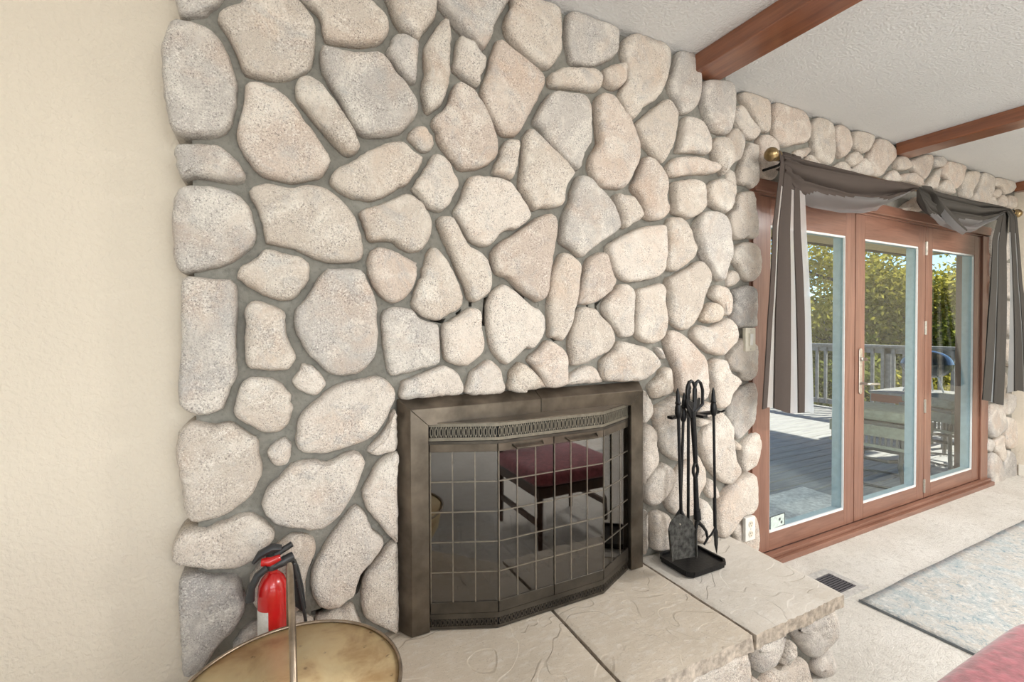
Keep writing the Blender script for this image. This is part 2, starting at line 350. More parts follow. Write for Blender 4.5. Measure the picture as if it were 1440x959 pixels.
# beige wall left of the chimney
struct('wall_back', MB().box((XL, 1.585, 0), (-0.19, 1.75, CEIL)), M['wall'])
struct('wall_right', MB().box((XR, YR, 0), (XR+0.12, 1.75, CEIL)), M['wall'])
w = MB(); a, b, c, d = -2.9, -0.3, 0.65, 2.35
w.box((XL-.12, YR, 0), (XL, a, CEIL)).box((XL-.12, b, 0), (XL, 1.75, CEIL)).box((XL-.12, a, 0), (XL, b, c)).box((XL-.12, a, d), (XL, b, CEIL))
struct('wall_left', w, M['wall'])
w = MB(); a, b, c, d = -1.7, 2.9, 0.5, 2.4
w.box((XL, YR-.12, 0), (a, YR, CEIL)).box((b, YR-.12, 0), (XR, YR, CEIL)).box((a, YR-.12, 0), (b, YR, c)).box((a, YR-.12, d), (b, YR, CEIL))
struct('wall_rear', w, M['wall'])
wn = thing('added_window_1', (0.6, YR-.06, 0.5), kind='structure')  # unseen guessed window, added as the opening for the rear fill light
MB().box((-1.7, YR-.09, .5), (2.9, YR-.03, .56)).box((-1.7, YR-.09, 2.34), (2.9, YR-.03, 2.4)).box((-1.7, YR-.09, .56), (-1.64, YR-.03, 2.34)).box((2.84, YR-.09, .56), (2.9, YR-.03, 2.34)).box((.57, YR-.09, .56), (.63, YR-.03, 2.34)).build('window_frame', M['trimwhite'], wn)
for x0 in (-1.64, .63): MB().box((x0, YR-.065, .56), (x0+2.21, YR-.059, 2.34)).build('pane', M['glass'], wn)
wn = thing('added_window_2', (XL-.06, -1.6, 0.65), kind='structure')  # unseen guessed window, added as the opening for the side fill light
MB().box((XL-.09, -2.9, .65), (XL-.03, -.3, .71)).box((XL-.09, -2.9, 2.29), (XL-.03, -.3, 2.35)).box((XL-.09, -2.9, .71), (XL-.03, -2.84, 2.29)).box((XL-.09, -.36, .71), (XL-.03, -.3, 2.29)).box((XL-.09, -1.63, .71), (XL-.03, -1.57, 2.29)).build('window_frame', M['trimwhite'], wn)
for y0 in (-2.84, -1.57): MB().box((XL-.065, y0, .71), (XL-.059, y0+1.21, 2.29)).build('pane', M['glass'], wn)
struct('baseboard_right', MB().box((XR-.014, YR, 0), (XR, 1.56, 0.095)), M['trimwhite'], bev=.004)

# chimney breast: mortar core with the firebox opening, the stones are set into it below
FX0, FX1, FZ0, FZ1 = 0.42, 1.275, 0.28, 0.965
ch = thing('wall_fireplace', (0.83, YC, 0), 'fieldstone chimney breast with grey mortar joints around the fireplace', kind='structure')
fb = MB()
fb.add([(FX0, YC, FZ0), (FX1, YC, FZ0), (FX1-.13, 2.0, FZ0), (FX0+.13, 2.0, FZ0), (FX0, YC, FZ1), (FX1, YC, FZ1), (FX1-.13, 2.0, FZ1), (FX0+.13, 2.0, FZ1)],
       [(0, 1, 2, 3), (4, 7, 6, 5), (0, 3, 7, 4), (1, 5, 6, 2), (3, 2, 6, 7)])
fb.build('firebox', M['soot'], ch, solid=0.03, recalc=False)

dw = thing('wall_door', (3.6, YD, 0), 'fieldstone wall around the glass patio doors', kind='structure')
DX0, DX1, DZ1 = 2.19, 5.04, 2.03
MB().box((1.872, YD, 0), (DX0, 1.75, CEIL)).box((DX1, YD, 0), (XR, 1.75, CEIL)).box((DX0, YD, DZ1), (DX1, 1.75, CEIL)).build('mortar_core', M['mortar'], dw)

# ------------------------------------------------------------------ stones
REG = {'A': (200, 0, 4.793), 'B': (200, 190, 4.793), 'C': (200, 380, 4.793), 'D': (200, 560, 4.793), 'E': (200, 740, 3.6), 'F': (460, 0, 4.793),
       'G': (460, 190, 4.793), 'H': (460, 370, 4.793), 'I': (720, 0, 4.793), 'J': (720, 190, 4.793), 'K': (720, 370, 4.793), 'N': (920, 60, 4.793),
       'O': (930, 240, 4.795), 'P': (1140, 120, 4.793), 'Q': (970, 150, 5.329), 'R': (970, 320, 5.329), 'S': (880, 440, 4.795), 'T': (880, 600, 4.795),
       'U': (400, 500, 4.36), 'V': (400, 680, 4.36), 'X': (1360, 520, 4.8), 'Y': (940, 760, 4.8), 'Z': (1360, 240, 4.8), 'p': (0, 0, 1)}
TINT = {'w': (0.61, 0.535, 0.46), 'p': (0.60, 0.50, 0.425), 'g': (0.53, 0.49, 0.45), 'd': (0.42, 0.395, 0.37), 'l': (0.68, 0.61, 0.54), 'o': (0.55, 0.46, 0.37)}
def outline(txt):
    ox = oy = 0; sc = 1; out = []
    for tk in txt.split():
        if tk in REG: ox, oy, sc = REG[tk]; continue
        x, y = tk.split(','); out.append((ox+float(x)/sc, oy+float(y)/sc))
    return out
def tidy(p):
    """order an outline by angle about its centre and merge points that fall together"""
    cx = sum(q[0] for q in p)/len(p); cy = sum(q[1] for q in p)/len(p)
    for _ in range(2):
        q = sorted(p, key=lambda t: math.atan2(t[1]-cy, t[0]-cx)); A = sx = sy = 0
        for a, b in zip(q, q[1:]+q[:1]):
            k = a[0]*b[1]-b[0]*a[1]; A += k; sx += (a[0]+b[0])*k; sy += (a[1]+b[1])*k
        cx, cy = sx/(3*A), sy/(3*A)
    q = sorted(p, key=lambda t: math.atan2(t[1]-cy, t[0]-cx)); out = []
    for t in q:
        if out:
            a = math.atan2(t[1]-cy, t[0]-cx)-math.atan2(out[-1][1]-cy, out[-1][0]-cx)
            if a < 0.10 and abs(math.hypot(t[0]-cx, t[1]-cy)-math.hypot(out[-1][0]-cx, out[-1][1]-cy)) > 2.2*a*math.hypot(t[0]-cx, t[1]-cy):
                out[-1] = ((t[0]+out[-1][0])/2, (t[1]+out[-1][1])/2); continue
        out.append(t)
    return out
def smooth_loop(p, n):
    m = len(p); dense = []
    for i in range(m):
        p0, p1, p2, p3 = p[i-1], p[i], p[(i+1) % m], p[(i+2) % m]
        for k in range(12):
            t = k/12; t2 = t*t; t3 = t2*t
            dense.append(tuple(0.5*(2*p1[j]+(p2[j]-p0[j])*t+(2*p0[j]-5*p1[j]+4*p2[j]-p3[j])*t2+(3*p1[j]-p0[j]-3*p2[j]+p3[j])*t3)*1.0 for j in (0, 1)))
    L = [0.0]
    for i in range(len(dense)):
        a, b = dense[i], dense[(i+1) % len(dense)]; L.append(L[-1]+math.hypot(b[0]-a[0], b[1]-a[1]))
    out = []; j = 0
    for k in range(n):
        s = L[-1]*k/n
        while L[j+1] < s: j += 1
        t = (s-L[j])/max(1e-9, L[j+1]-L[j]); a, b = dense[j], dense[(j+1) % len(dense)]
        out.append((a[0]+(b[0]-a[0])*t, a[1]+(b[1]-a[1])*t))
    return out
srnd = random.Random(7)
def stone(loop, face, back, proud, parent, tint, zmin=-9, zmax=9, axis='y', name='stone', round_=0.017):
    """loop: (u, z) outline in metres on the wall; face: mortar depth; the stone bulges `proud` in front of it"""
    n = 48; lp = smooth_loop(tidy(loop), n)
    area = sum(lp[i][0]*lp[(i+1) % n][1]-lp[(i+1) % n][0]*lp[i][1] for i in range(n))/2
    if area < 0: lp.reverse(); area = -area
    per = sum(math.hypot(lp[i][0]-lp[i-1][0], lp[i][1]-lp[i-1][1]) for i in range(n))
    inr = 2*area/per
    cx = sum(p[0] for p in lp)/n; cz = sum(p[1] for p in lp)/n
    R = min(round_, inr*0.55); sd = srnd.uniform(0, 100)
    tilt = (srnd.uniform(-.07, .07), srnd.uniform(-.06, .06))
    nrm = []
    for i in range(n):
        a, b = lp[i-1], lp[(i+1) % n]; dx, dz = b[0]-a[0], b[1]-a[1]; l = math.hypot(dx, dz) or 1
        nrm.append((-dz/l, dx/l))
    for _ in range(3):
        nrm = [((nrm[i-1][0]+2*nrm[i][0]+nrm[(i+1) % n][0])/4, (nrm[i-1][1]+2*nrm[i][1]+nrm[(i+1) % n][1])/4) for i in range(n)]
    rings = [(0.0, None), (0.0, 0.25), (0.06, 0.50), (0.22, 0.72), (0.50, 0.88), (0.95, 0.97)]
    vs = []; fs = []
    def P(u, z, d):
        z = min(max(z, zmin), zmax)
        return (u, d, z) if axis == 'y' else (d, u, z)
    sg = -1
    for ins, h in rings:
        for (u, z), (nu, nz) in zip(lp, nrm):
            j = noise.noise(Vector((u*45+sd, z*45, 3)))*0.0034 + noise.noise(Vector((u*110+sd, z*110, 9)))*0.0018
            uu, zz = u+nu*(ins*R-j), z+nz*(ins*R-j)
            if h is None: vs.append(P(uu, zz, back)); continue
            dd = proud*h*(1+tilt[0]*(uu-cx)/max(inr, .03)+tilt[1]*(zz-cz)/max(inr, .03))
            dd += proud*0.22*h*noise.noise(Vector((uu*9+sd, zz*9, 1))) + 0.0026*h*noise.noise(Vector((uu*60+sd, zz*60, 5))) + 0.006*h*abs(noise.noise(Vector((uu*16+sd, zz*16, 8))))
            vs.append(P(uu, zz, face-dd))
    last = [(lp[i][0]+nrm[i][0]*0.95*R, lp[i][1]+nrm[i][1]*0.95*R) for i in range(n)]
    for k in (0.80, 0.60, 0.40, 0.20):
        for u, z in last:
            uu, zz = cx+(u-cx)*k, cz+(z-cz)*k
            dd = proud*(1.0+0.03*(1-k))*(1+tilt[0]*(uu-cx)/max(inr, .03)+tilt[1]*(zz-cz)/max(inr, .03))
            dd += proud*0.22*noise.noise(Vector((uu*9+sd, zz*9, 1))) + 0.0026*noise.noise(Vector((uu*60+sd, zz*60, 5))) + 0.006*abs(noise.noise(Vector((uu*16+sd, zz*16, 8))))
            vs.append(P(uu, zz, face-dd))
    nr = len(rings)+4
    for r in range(nr-1):
        for i in range(n):
            k = (i+1) % n; fs.append((r*n+i, r*n+k, (r+1)*n+k, (r+1)*n+i))
    vs.append(P(cx, cz, face-proud*(1.04+0.22*noise.noise(Vector((cx*9+sd, cz*9, 1)))))); ci = len(vs)-1
    for i in range(n): fs.append(((nr-1)*n+i, (nr-1)*n+(i+1) % n, ci))
    fs.append(tuple(range(n-1, -1, -1)))
    o = MB().add(vs, fs).build(name, M['stone'], parent, smooth='all')
    t = TINT[tint]; k = srnd.uniform(0.92, 1.07); o.color = (t[0]*k, t[1]*k, t[2]*k, 1)
    return o
CHIMNEY = """
g A 235,-60 235,40 245,85 280,100 400,95 440,75 490,35 535,-5 520,-60
g A 250,125 190,150 150,220 125,320 125,420 140,560 155,690 180,820 220,890 265,920 420,922 530,905 590,850 620,760 640,640 635,540 600,420 560,320 490,225 420,175 340,150 290,140
w A 665,0 650,25 560,50 515,95 510,140 560,210 600,280 650,390 690,490 780,520 950,535 1060,500 1130,460 1160,380 1170,210 1150,130 1090,50 1040,0 900,-40 760,-40
w p 420,-8 437,10 449,21 453,43 458,56 470,60 487,62.5 512,63.6 533,59.5 543.5,50 547.6,37.6 543.5,24 533,11.5 518,0 500,-10 450,-14
w p 421,109 415,122 417,138 432,159 450,180 467,200 488,218 505,211 503,197 496,180 482,159 465,135 450,117 436,108.5
p A 700,560 690,620 680,690 650,810 635,890 640,950 B 650,60 700,150 790,260 900,300 1010,320 1130,300 1210,280 1260,200 1265,150 1220,50 A 1180,950 1100,810 1010,690 920,610 860,580 790,555
g B 265,60 225,75 215,130 230,200 250,265 280,300 370,280 480,300 580,318 660,318 695,290 695,260 640,170 560,105 500,70 400,60
w G 20,300 35,340 110,395 200,430 310,440 400,410 480,355 550,320 610,240 640,190 640,150 590,110 540,60 510,38 440,42 340,75 250,120 170,175 80,215 30,265
g B 290,345 240,370 215,430 200,520 195,620 205,740 215,850 250,910 300,935 440,905 560,880 650,830 720,770 765,700 770,640 740,530 710,460 640,400 540,365 420,345
w B 800,325 740,350 718,390 760,470 800,560 815,640 830,715 860,735 1010,765 1130,820 1230,855 1350,860 G 110,860 200,852 235,825 243,750 220,640 190,555 130,470 60,405 0,365 B 1200,350 1100,335 1030,352 960,350 880,328
w B 830,770 760,830 660,890 640,940 C 640,50 700,100 800,160 920,200 1010,200 1070,140 1125,60 1125,-10 B 1120,870 1060,820 960,795 880,770
g C 290,40 260,100 262,200 258,300 262,420 255,560 245,690 238,820 245,900 D 250,60 330,105 400,118 470,105 540,75 C 570,880 600,790 635,720 640,640 630,560 630,440 640,300 640,180 635,100 600,60 500,55 400,45
w C 760,200 715,225 690,270 695,370 690,480 695,600 720,660 800,670 900,680 980,665 1030,610 1020,530 970,430 965,350 970,310 940,265 860,225
g C 1110,180 1050,240 1025,300 1030,390 1070,480 1110,560 1200,640 1270,700 1330,715 H 0,735 70,765 180,750 240,725 290,670 330,610 340,500 335,380 335,270 310,200 270,120 260,80 220,40 120,30 30,38 C 1240,-10 1180,60
l C 1080,630 1050,680 1015,730 1020,770 1080,820 1150,845 1200,830 1240,770 1220,720 1170,660 1120,635
w C 720,720 670,770 640,850 615,920 D 615,60 625,120 680,160 760,205 830,235 900,232 960,205 1000,140 1015,70 1010,-10 C 1000,880 950,780 880,730 800,718
w D 340,155 290,175 245,240 225,330 230,420 250,520 265,620 280,750 330,830 400,835 520,805 600,765 690,700 750,640 790,560 810,470 790,370 780,280 720,240 650,190 590,160 500,180 400,165
l D 960,265 900,300 850,350 850,400 880,450 920,462 970,450 1000,400 1010,330 990,290
l U 85,400 75,460 70,520 90,580 130,600 230,600 330,580 420,550 500,520 570,470 620,400 650,330 680,260 670,200 630,150 560,125 500,135 440,155 360,165 280,200 220,250 160,300 110,350
l D 1100,415 1000,450 930,530 860,590 820,660 805,720 825,780 900,850 980,870 1060,880 1140,893 1220,880 1290,830 1350,760 U 400,890 440,810 475,720 495,655 475,610 420,590 370,600 320,635 270,655 180,640 100,650
w E 150,110 145,150 180,195 260,205 400,215 500,200 580,160 620,120 660,75 670,40 D 880,880 820,830 740,785 640,800 540,840 430,880 330,890 250,920
d E 270,240 200,260 180,310 185,420 190,530 195,640 205,740 250,745 310,710 350,660 400,590 470,520 510,450 525,400 510,330 490,270 450,255 350,255
l U 692,585 620,620 570,660 520,750 475,830 480,880 510,950 V 480,60 520,180 580,250 660,340 694,330 694,0
l U 694,290 660,370 630,430 590,490 510,580 530,605 570,613 630,600 694,560
l V 430,140 390,180 340,250 280,330 240,400 190,480 165,560 165,650 190,720 250,765 330,760 390,720 430,690 440,650 460,590 480,540 540,480 580,420 610,370 600,330 540,280 510,210 470,150
w V 660,360 620,400 560,480 500,560 480,620 470,700 480,790 520,840 590,870 696,895 700,600 696,380
w E 690,90 740,55 800,42 865,62 882,100 865,165 838,225 828,330 820,400 700,470 600,440 555,380 540,280 570,230 640,140
g E 580,490 500,545 470,590 460,620 540,640 640,600 640,520
w E 1060,400 990,430 900,460 880,500 1000,560 1110,520 1090,450
w E 770,460 730,480 740,540 850,540 870,480 830,460
w F 415,-50 420,30 440,110 470,160 500,200 560,235 610,268 640,230 700,160 735,100 740,50 720,-50
g F 490,225 450,245 420,300 400,350 430,400 480,465 540,535 580,558 605,540 610,460 615,370 615,290 580,260 530,235
w F 770,140 740,180 700,240 660,300 655,400 660,480 645,560 640,640 655,690 655,735 680,765 720,740 770,700 800,640 820,560 828,460 830,340 832,230 820,165 795,140
l F 885,255 870,310 855,400 850,460 900,510 950,550 1000,583 1025,570 1030,520 1060,470 1068,405 1030,350 980,290 930,265
g F 745,-60 770,50 820,110 850,160 910,220 980,280 1050,330 1080,300 1110,240 1120,180 1160,110 1200,40 1220,-60
g A 1200,330 1205,440 1240,530 F 10,565 60,640 120,760 180,860 220,900 300,925 400,915 490,895 550,840 600,780 612,720 590,650 530,560 460,480 400,390 340,355 250,355 130,350 20,338 A 1230,312
w F 610,845 560,880 545,915 G 545,10 590,60 640,100 680,105 720,70 720,20 F 700,900 660,855
p F 870,560 840,610 820,680 790,730 730,780 705,830 740,890 G 740,10 760,60 810,130 860,190 910,235 1000,232 1080,200 1140,140 1148,80 1140,0 F 1130,890 1100,800 1050,710 1010,640 980,600 920,570
p F 1150,265 1130,310 1100,390 1085,470 1050,560 1035,640 1060,720 1110,800 1150,870 1190,910 1270,912 1310,870 1360,780 1410,690 I 215,580 220,530 180,470 110,410 50,360 0,340 F 1240,310 1190,275
w F 1235,-50 1245,30 1215,90 1197,160 1215,240 1265,310 1340,370 I 110,390 160,430 220,462 270,445 300,410 330,350 325,250 322,160 310,80 270,40 200,10 130,-30
g I 380,80 365,150 365,260 380,350 400,420 450,435 540,448 600,425 660,400 705,370 718,290 712,220 690,190 620,155 520,110 430,80
w I 350,452 300,475 260,495 245,520 255,570 310,590 420,598 540,615 585,605 600,570 600,520 570,475 500,460 420,455
w I 740,425 680,435 640,455 608,475 615,520 620,560 680,598 730,590 760,550 768,480 755,435
w I 800,232 750,270 740,350 760,420 775,490 765,550 735,600 725,660 745,720 780,790 820,805 850,775 890,720 960,680 1010,620 1040,550 1060,460 1065,360 1040,310 960,260 870,235
g I 1120,345 1100,400 1085,470 1060,560 1070,620 1110,690 1140,760 1190,762 1240,720 1265,650 1268,560 1255,430 1240,380 1200,342
g I 270,620 215,680 180,740 150,800 150,830 210,890 J 210,10 280,90 340,160 400,210 455,232 475,170 500,100 530,60 535,0 I 535,880 530,740 500,670 460,640 400,630 340,618
p I 600,630 570,660 560,720 570,830 580,950 J 565,80 545,130 510,170 520,230 560,300 610,345 680,360 750,360 790,310 830,230 855,150 858,70 845,10 I 830,880 790,800 740,740 690,660 640,635
w I 1030,670 960,720 880,790 830,840 860,920 J 870,40 920,100 960,150 1010,188 1040,140 1080,70 1095,0 I 1100,900 1115,830 1115,760 1080,700 1050,670
l N 200,505 180,600 165,690 155,735 200,740 280,745 350,752 378,730 380,670 360,600 330,540 290,510 240,500
p N 130,780 90,825 100,890 150,905 230,890 300,885 380,885 425,865 425,830 380,800 300,775 200,765
w J 85,0 75,80 65,180 55,280 50,340 80,410 125,480 150,510 200,490 290,490 335,470 350,420 365,350 410,280 410,240 360,170 290,100 220,30 I 130,865 80,910
w G 1215,30 1180,80 1160,150 1130,210 1120,255 1180,280 1240,300 1265,260 1285,170 1298,80 1290,40 1260,28
l G 720,125 690,170 660,220 620,280 580,340 575,370 620,420 660,470 700,500 750,513 800,495 840,430 870,370 885,325 850,250 825,190 780,145
w G 510,398 440,430 340,470 270,490 215,520 235,580 260,650 285,715 360,715 430,715 480,750 530,780 580,790 640,770 690,700 705,640 695,560 660,490 610,430 560,400
l G 960,280 930,340 900,430 855,520 900,590 930,660 970,720 1020,740 1075,752 1130,715 1170,660 1220,640 1280,630 1340,590 1365,550 1350,490 1310,430 1260,360 1190,300 1100,280 1020,275
p G 330,755 285,790 272,850 275,930 H 280,60 300,140 350,210 400,255 450,268 520,240 570,180 600,110 610,30 605,0 G 600,880 560,840 470,790 390,760
w G 710,755 670,800 655,880 640,950 H 640,40 620,110 590,190 575,250 575,300 620,345 690,380 760,385 820,345 890,310 915,250 900,180 870,100 840,20 G 830,900 790,820 750,775
w G 760,545 742,580 760,650 800,730 840,820 870,900 H 870,60 920,140 940,210 980,265 1030,250 1090,200 1110,130 1105,60 G 1105,920 1070,830 1020,780 960,750 920,700 890,630 850,565 800,545
p J 230,533 160,560 80,620 10,668 G 1240,680 1170,720 1120,770 1105,830 1120,890 1160,950 H 1190,90 1245,130 1300,190 1360,230 1410,262 K 170,262 220,235 245,170 255,80 J 265,900 280,780 295,680 298,590 275,540
l H 1170,145 1110,200 1085,270 1078,360 1085,450 1095,530 1120,600 1160,650 1210,685 1250,660 1300,605 1340,570 1380,578 K 180,535 215,470 218,390 200,330 130,285 60,225 0,175 H 1210,150
w J 340,790 310,830 285,890 K 270,60 262,130 250,210 245,310 250,410 250,495 290,505 330,528 360,490 395,420 415,330 440,240 455,160 465,60 465,0 J 460,880 430,830 390,800
g J 450,275 425,310 400,380 390,450 350,530 335,600 325,680 330,725 400,770 465,825 510,790 600,720 660,680 710,640 715,590 690,510 660,440 600,370 550,320 500,278
w J 695,400 690,440 710,500 730,560 735,610 770,625 810,600 865,560 865,520 840,460 800,410 740,400
p J 890,150 870,190 840,270 810,340 820,380 860,430 875,490 890,550 940,575 1010,565 1050,530 1055,490 1035,420 1050,370 1045,300 1000,220 950,160 920,148
w J 1120,308 1080,330 1085,400 1090,470 1085,520 1130,545 1190,565 1250,540 1300,490 1300,420 1290,340 1250,300 1180,298
l J 880,618 800,650 720,690 640,755 660,830 690,900 K 690,40 730,100 790,128 870,120 960,100 1010,60 1020,0 J 1020,900 1030,790 1030,680 1020,610 960,608
w J 1060,560 1045,640 1050,720 1040,820 1040,890 1090,918 1150,890 1220,830 1245,760 1225,700 1180,600 1140,560 1100,552
p J 600,785 540,815 505,850 495,920 K 485,50 475,130 455,220 445,270 480,278 550,270 610,235 660,190 695,120 680,70 J 670,900 640,810
l K 730,140 690,180 640,230 615,280 620,340 660,400 710,460 740,500 780,500 815,480 820,380 825,270 820,190 790,150
w K 990,135 920,155 840,185 832,270 830,370 828,470 860,515 910,540 970,538 1020,500 1035,430 1045,350 1030,270 1030,190 1015,140
w O 260,605 180,650 90,700 35,740 K 1050,210 1055,300 1060,380 1120,440 1170,452 1220,410 1260,330 1290,230 1330,120 1330,70 O 325,690 300,640
g O 330,270 270,290 230,350 228,420 255,500 275,580 320,640 350,700 380,740 410,740 430,690 450,620 470,550 468,480 450,380 420,310 380,280
w O 400,50 330,80 305,120 310,200 340,240 400,270 430,285 470,260 490,200 495,130 470,80
w Q 240,225 190,235 172,280 175,360 200,430 235,480 245,515 290,470 320,410 325,320 305,260 280,230
g N 345,255 320,300 320,400 340,480 370,560 410,600 480,620 510,590 530,500 535,400 530,310 500,265 440,255
w R 190,435 150,490 165,530 220,570 240,610 245,655 290,660 315,600 318,540 300,480 260,440
o R 150,560 115,600 85,680 110,710 170,718 215,700 240,650 235,600 200,565
w R 265,675 220,705 150,745 70,730 20,770 20,830 70,880 130,930 200,955 250,955 300,900 340,850 340,770 320,710
w S 575,320 570,400 580,480 590,580 610,635 650,645 690,610 705,550 730,520 765,470 750,430 700,400 680,340 650,310
p S 290,115 265,170 270,230 300,310 330,380 340,450 345,530 400,560 480,590 530,580 550,520 540,420 530,310 480,250 430,190 370,135
o S 280,365 240,385 220,430 165,485 170,540 190,578 240,570 300,545 318,490 310,420 300,375
w K 720,525 690,580 610,650 600,710 612,790 700,800 800,798 880,790 940,750 980,700 985,660 940,600 880,560 800,540
w K 480,295 440,320 420,400 395,460 388,560 390,640 400,690 480,680 560,640 640,600 680,550 690,490 660,420 600,360 560,310 520,300
p K 235,520 190,570 110,645 140,700 190,770 220,840 360,820 368,700 362,620 320,560 270,530
l K 520,690 440,720 390,760 365,820 480,815 605,805 595,760 570,710
o H 1290,670 1240,730 1230,790 1225,860 1330,880 K 100,860 215,835 180,760 130,710 60,670
l H 1080,655 1030,690 970,740 950,800 930,880 1060,890 1190,870 1185,780 1160,700 1110,660
l H 790,690 700,720 600,760 520,790 500,830 498,920 650,910 800,900 900,890 922,850 910,790 870,730
l H 960,300 900,340 830,390 780,410 775,500 785,600 810,660 870,688 940,690 1000,650 1050,590 1060,520 1045,430 1045,360 1020,310
g H 420,300 375,340 368,420 375,520 390,620 410,710 430,760 500,750 600,725 700,695 755,670 762,580 755,490 750,420 700,395 630,375 590,330 550,300
w S 115,520 150,560 180,620 180,690 150,730 110,735 100,600
w S 115,760 160,755 190,800 T 200,110 215,190 205,260 150,330 110,380 100,100
w S 330,560 260,600 200,640 190,700 210,780 230,880 T 240,150 280,200 340,230 400,215 440,130 455,60 S 460,830 430,760 420,690 400,640 370,580
o S 560,600 500,650 495,690 550,705 600,690 600,640
w S 500,720 495,765 540,755 575,725
w S 620,660 580,720 540,770 500,850 500,900 520,960 T 530,230 580,310 640,370 700,390 740,350 770,290 760,230 720,190 725,100 720,0 S 720,770 690,720 660,680
w T 250,250 190,290 140,380 125,470 150,525 200,525 260,470 300,400 320,330 300,270
w T 430,140 380,240 330,320 290,420 270,500 290,560 340,600 430,600 460,570 500,450 530,370 525,280 490,210 450,140
w T 570,350 540,420 560,470 600,490 630,470 615,410
w T 230,570 175,590 165,660 175,740 180,820 240,840 300,830 310,740 300,650 290,600
w T 530,490 490,500 480,580 480,700 470,760 540,780 570,700 578,600 560,530
w T 125,560 150,640 150,740 150,830 120,860 100,700
w T 860,315 790,340 700,400 640,490 615,560 615,680 640,760 700,740 720,660 780,610 850,570 875,500 880,400
l S 215,230 210,250 250,310 265,300 240,240
"""
DOORWALL = """
w Q 330,160 290,200 280,230 300,300 300,420 370,400 400,330 412,260 395,200 360,165
w Q 290,465 270,500 270,545 290,580 330,600 345,600 345,540 330,490
w N 620,325 575,345 590,390 640,450 690,530 720,580 770,605 782,540 780,450 765,390 700,345
l N 560,425 540,470 545,520 580,580 610,630 670,655 705,620 705,580 660,530 620,470 590,430
p N 810,395 800,470 802,570 815,650 850,690 900,700 960,685 1030,670 1050,600 1045,540 1010,470 930,420 850,395
w N 1090,505 1060,540 1058,620 1070,700 1090,780 1140,815 1190,820 1215,760 1215,650 1200,560 1150,515
p N 1225,560 1220,640 1240,720 1255,775 1300,755 1330,690 1310,590 1270,555
w P 310,305 285,325 285,390 310,430 355,458 400,430 430,370 425,330 380,310
p P 450,360 410,420 385,490 400,560 430,605 480,610 520,560 565,500 570,440 550,400 500,365
w P 300,445 260,475 260,520 290,545 335,520 345,485 325,455
w P 215,510 160,545 200,575 275,580 270,540 245,515
l P 350,490 310,535 285,570 330,600 405,610 405,560 385,510
w N 1060,705 980,715 950,735 960,775 1010,775 1055,740
w N 1050,755 1030,790 1080,820 1130,825 1090,770
w P 590,480 575,510 575,560 610,573 660,565 670,530 650,490 620,475
p P 690,495 670,515 690,570 730,620 760,640 790,600 810,550 812,490 790,465
l P 550,570 520,600 510,640 600,650 600,620 575,580
p P 690,585 600,605 620,640 680,655 750,680 740,630 710,595
g P 840,475 820,500 835,545 870,555 905,530 900,495 870,475
p P 920,510 880,540 870,600 910,620 940,670 970,705 1010,660 1030,600 1035,550 990,520
l P 860,560 820,610 780,680 850,695 865,630 868,590
l P 910,635 870,660 850,700 960,735 955,690 935,650
w P 1060,580 1030,610 1015,660 1020,740 1060,770 1090,720 1130,640 1138,590 1110,575
l P 1160,585 1135,640 1120,700 1090,740 1080,775 1140,790 1190,795 1225,730 1238,660 1225,610
w P 1290,620 1245,625 1245,670 1290,695 1310,735 1355,720 1370,680 1350,635
w P 1270,695 1235,715 1240,750 1270,755 1290,720
l P 1230,745 1200,795 1260,810 1250,760
l P 1300,735 1270,770 1265,815 1315,815 1318,770
w P 1340,740 1325,780 1330,825 1380,825 1385,760
w P 640,800 610,835 660,850 740,850 760,810 720,750 690,770
w Q 440,275 420,320 390,400 365,470 355,560 400,585 440,590 470,612 505,580 515,530 505,430 510,340 500,290 470,275
p Q 540,212 510,250 515,330 520,420 522,500 540,540 600,553 640,520 655,440 665,350 660,290 620,230 580,212
w O 560,140 510,165 490,250 450,290 455,350 470,430 500,465 560,460 580,445 620,460 650,440 655,380 640,260 635,190 610,140
w O 570,480 510,500 480,550 480,610 510,640 540,700 580,745 630,740 660,680 668,600 655,530 620,485
w R 320,320 280,350 265,390 270,430 310,440 350,425 372,385 355,335
d R 440,432 380,445 330,470 335,540 325,620 310,670 340,730 380,755 440,750 500,740 505,650 500,540 490,460
w S 780,170 740,220 700,270 680,320 700,380 770,400 780,440 820,460 860,440 885,390 885,250 860,200
g S 860,470 780,510 720,570 690,630 680,700 710,750 720,800 740,840 770,850 830,790 870,740 885,650 885,560 875,490
w T 880,40 820,80 780,130 770,210 785,290 810,305 860,270 890,210 905,120 895,60
o T 735,95 728,150 770,160 780,130 760,105
w T 790,640 740,660 725,710 740,750 760,830 830,860 880,850 895,740 890,660 870,600
g X 150,235 145,330 150,410 175,460 220,440 260,390 255,310 230,240
g X 240,170 230,240 260,305 300,290 315,230 310,165
w X 270,320 258,370 262,420 260,500 290,535 330,510 345,430 320,340
w X 195,470 185,510 200,560 220,600 245,620 262,570 250,500 245,440
g X 145,475 140,540 165,555 182,520 180,475
g X 160,570 145,650 160,760 190,810 240,800 255,740 235,660 210,590 185,560
d X 270,550 245,620 240,680 255,760 290,780 325,770 332,680 320,600 300,550
g Z 165,400 150,460 155,560 190,560 210,480 205,400
g Z 160,580 150,700 170,720 210,700 200,600
g Z 220,420 215,560 250,620 300,560 300,440
w Z 160,740 155,860 200,900 250,840 240,730
g Z 260,640 255,820 300,860 320,740 310,640
w Z 165,920 150,1030 190,1110 250,1090 240,950
g Z 270,890 260,1040 300,1120 330,1040 320,900
w Z 160,1140 150,1260 200,1320 250,1270 240,1140
w Z 270,1150 265,1290 310,1320 330,1230 310,1150
g Z 160,1340 150,1480 200,1560 250,1500 250,1360
"""
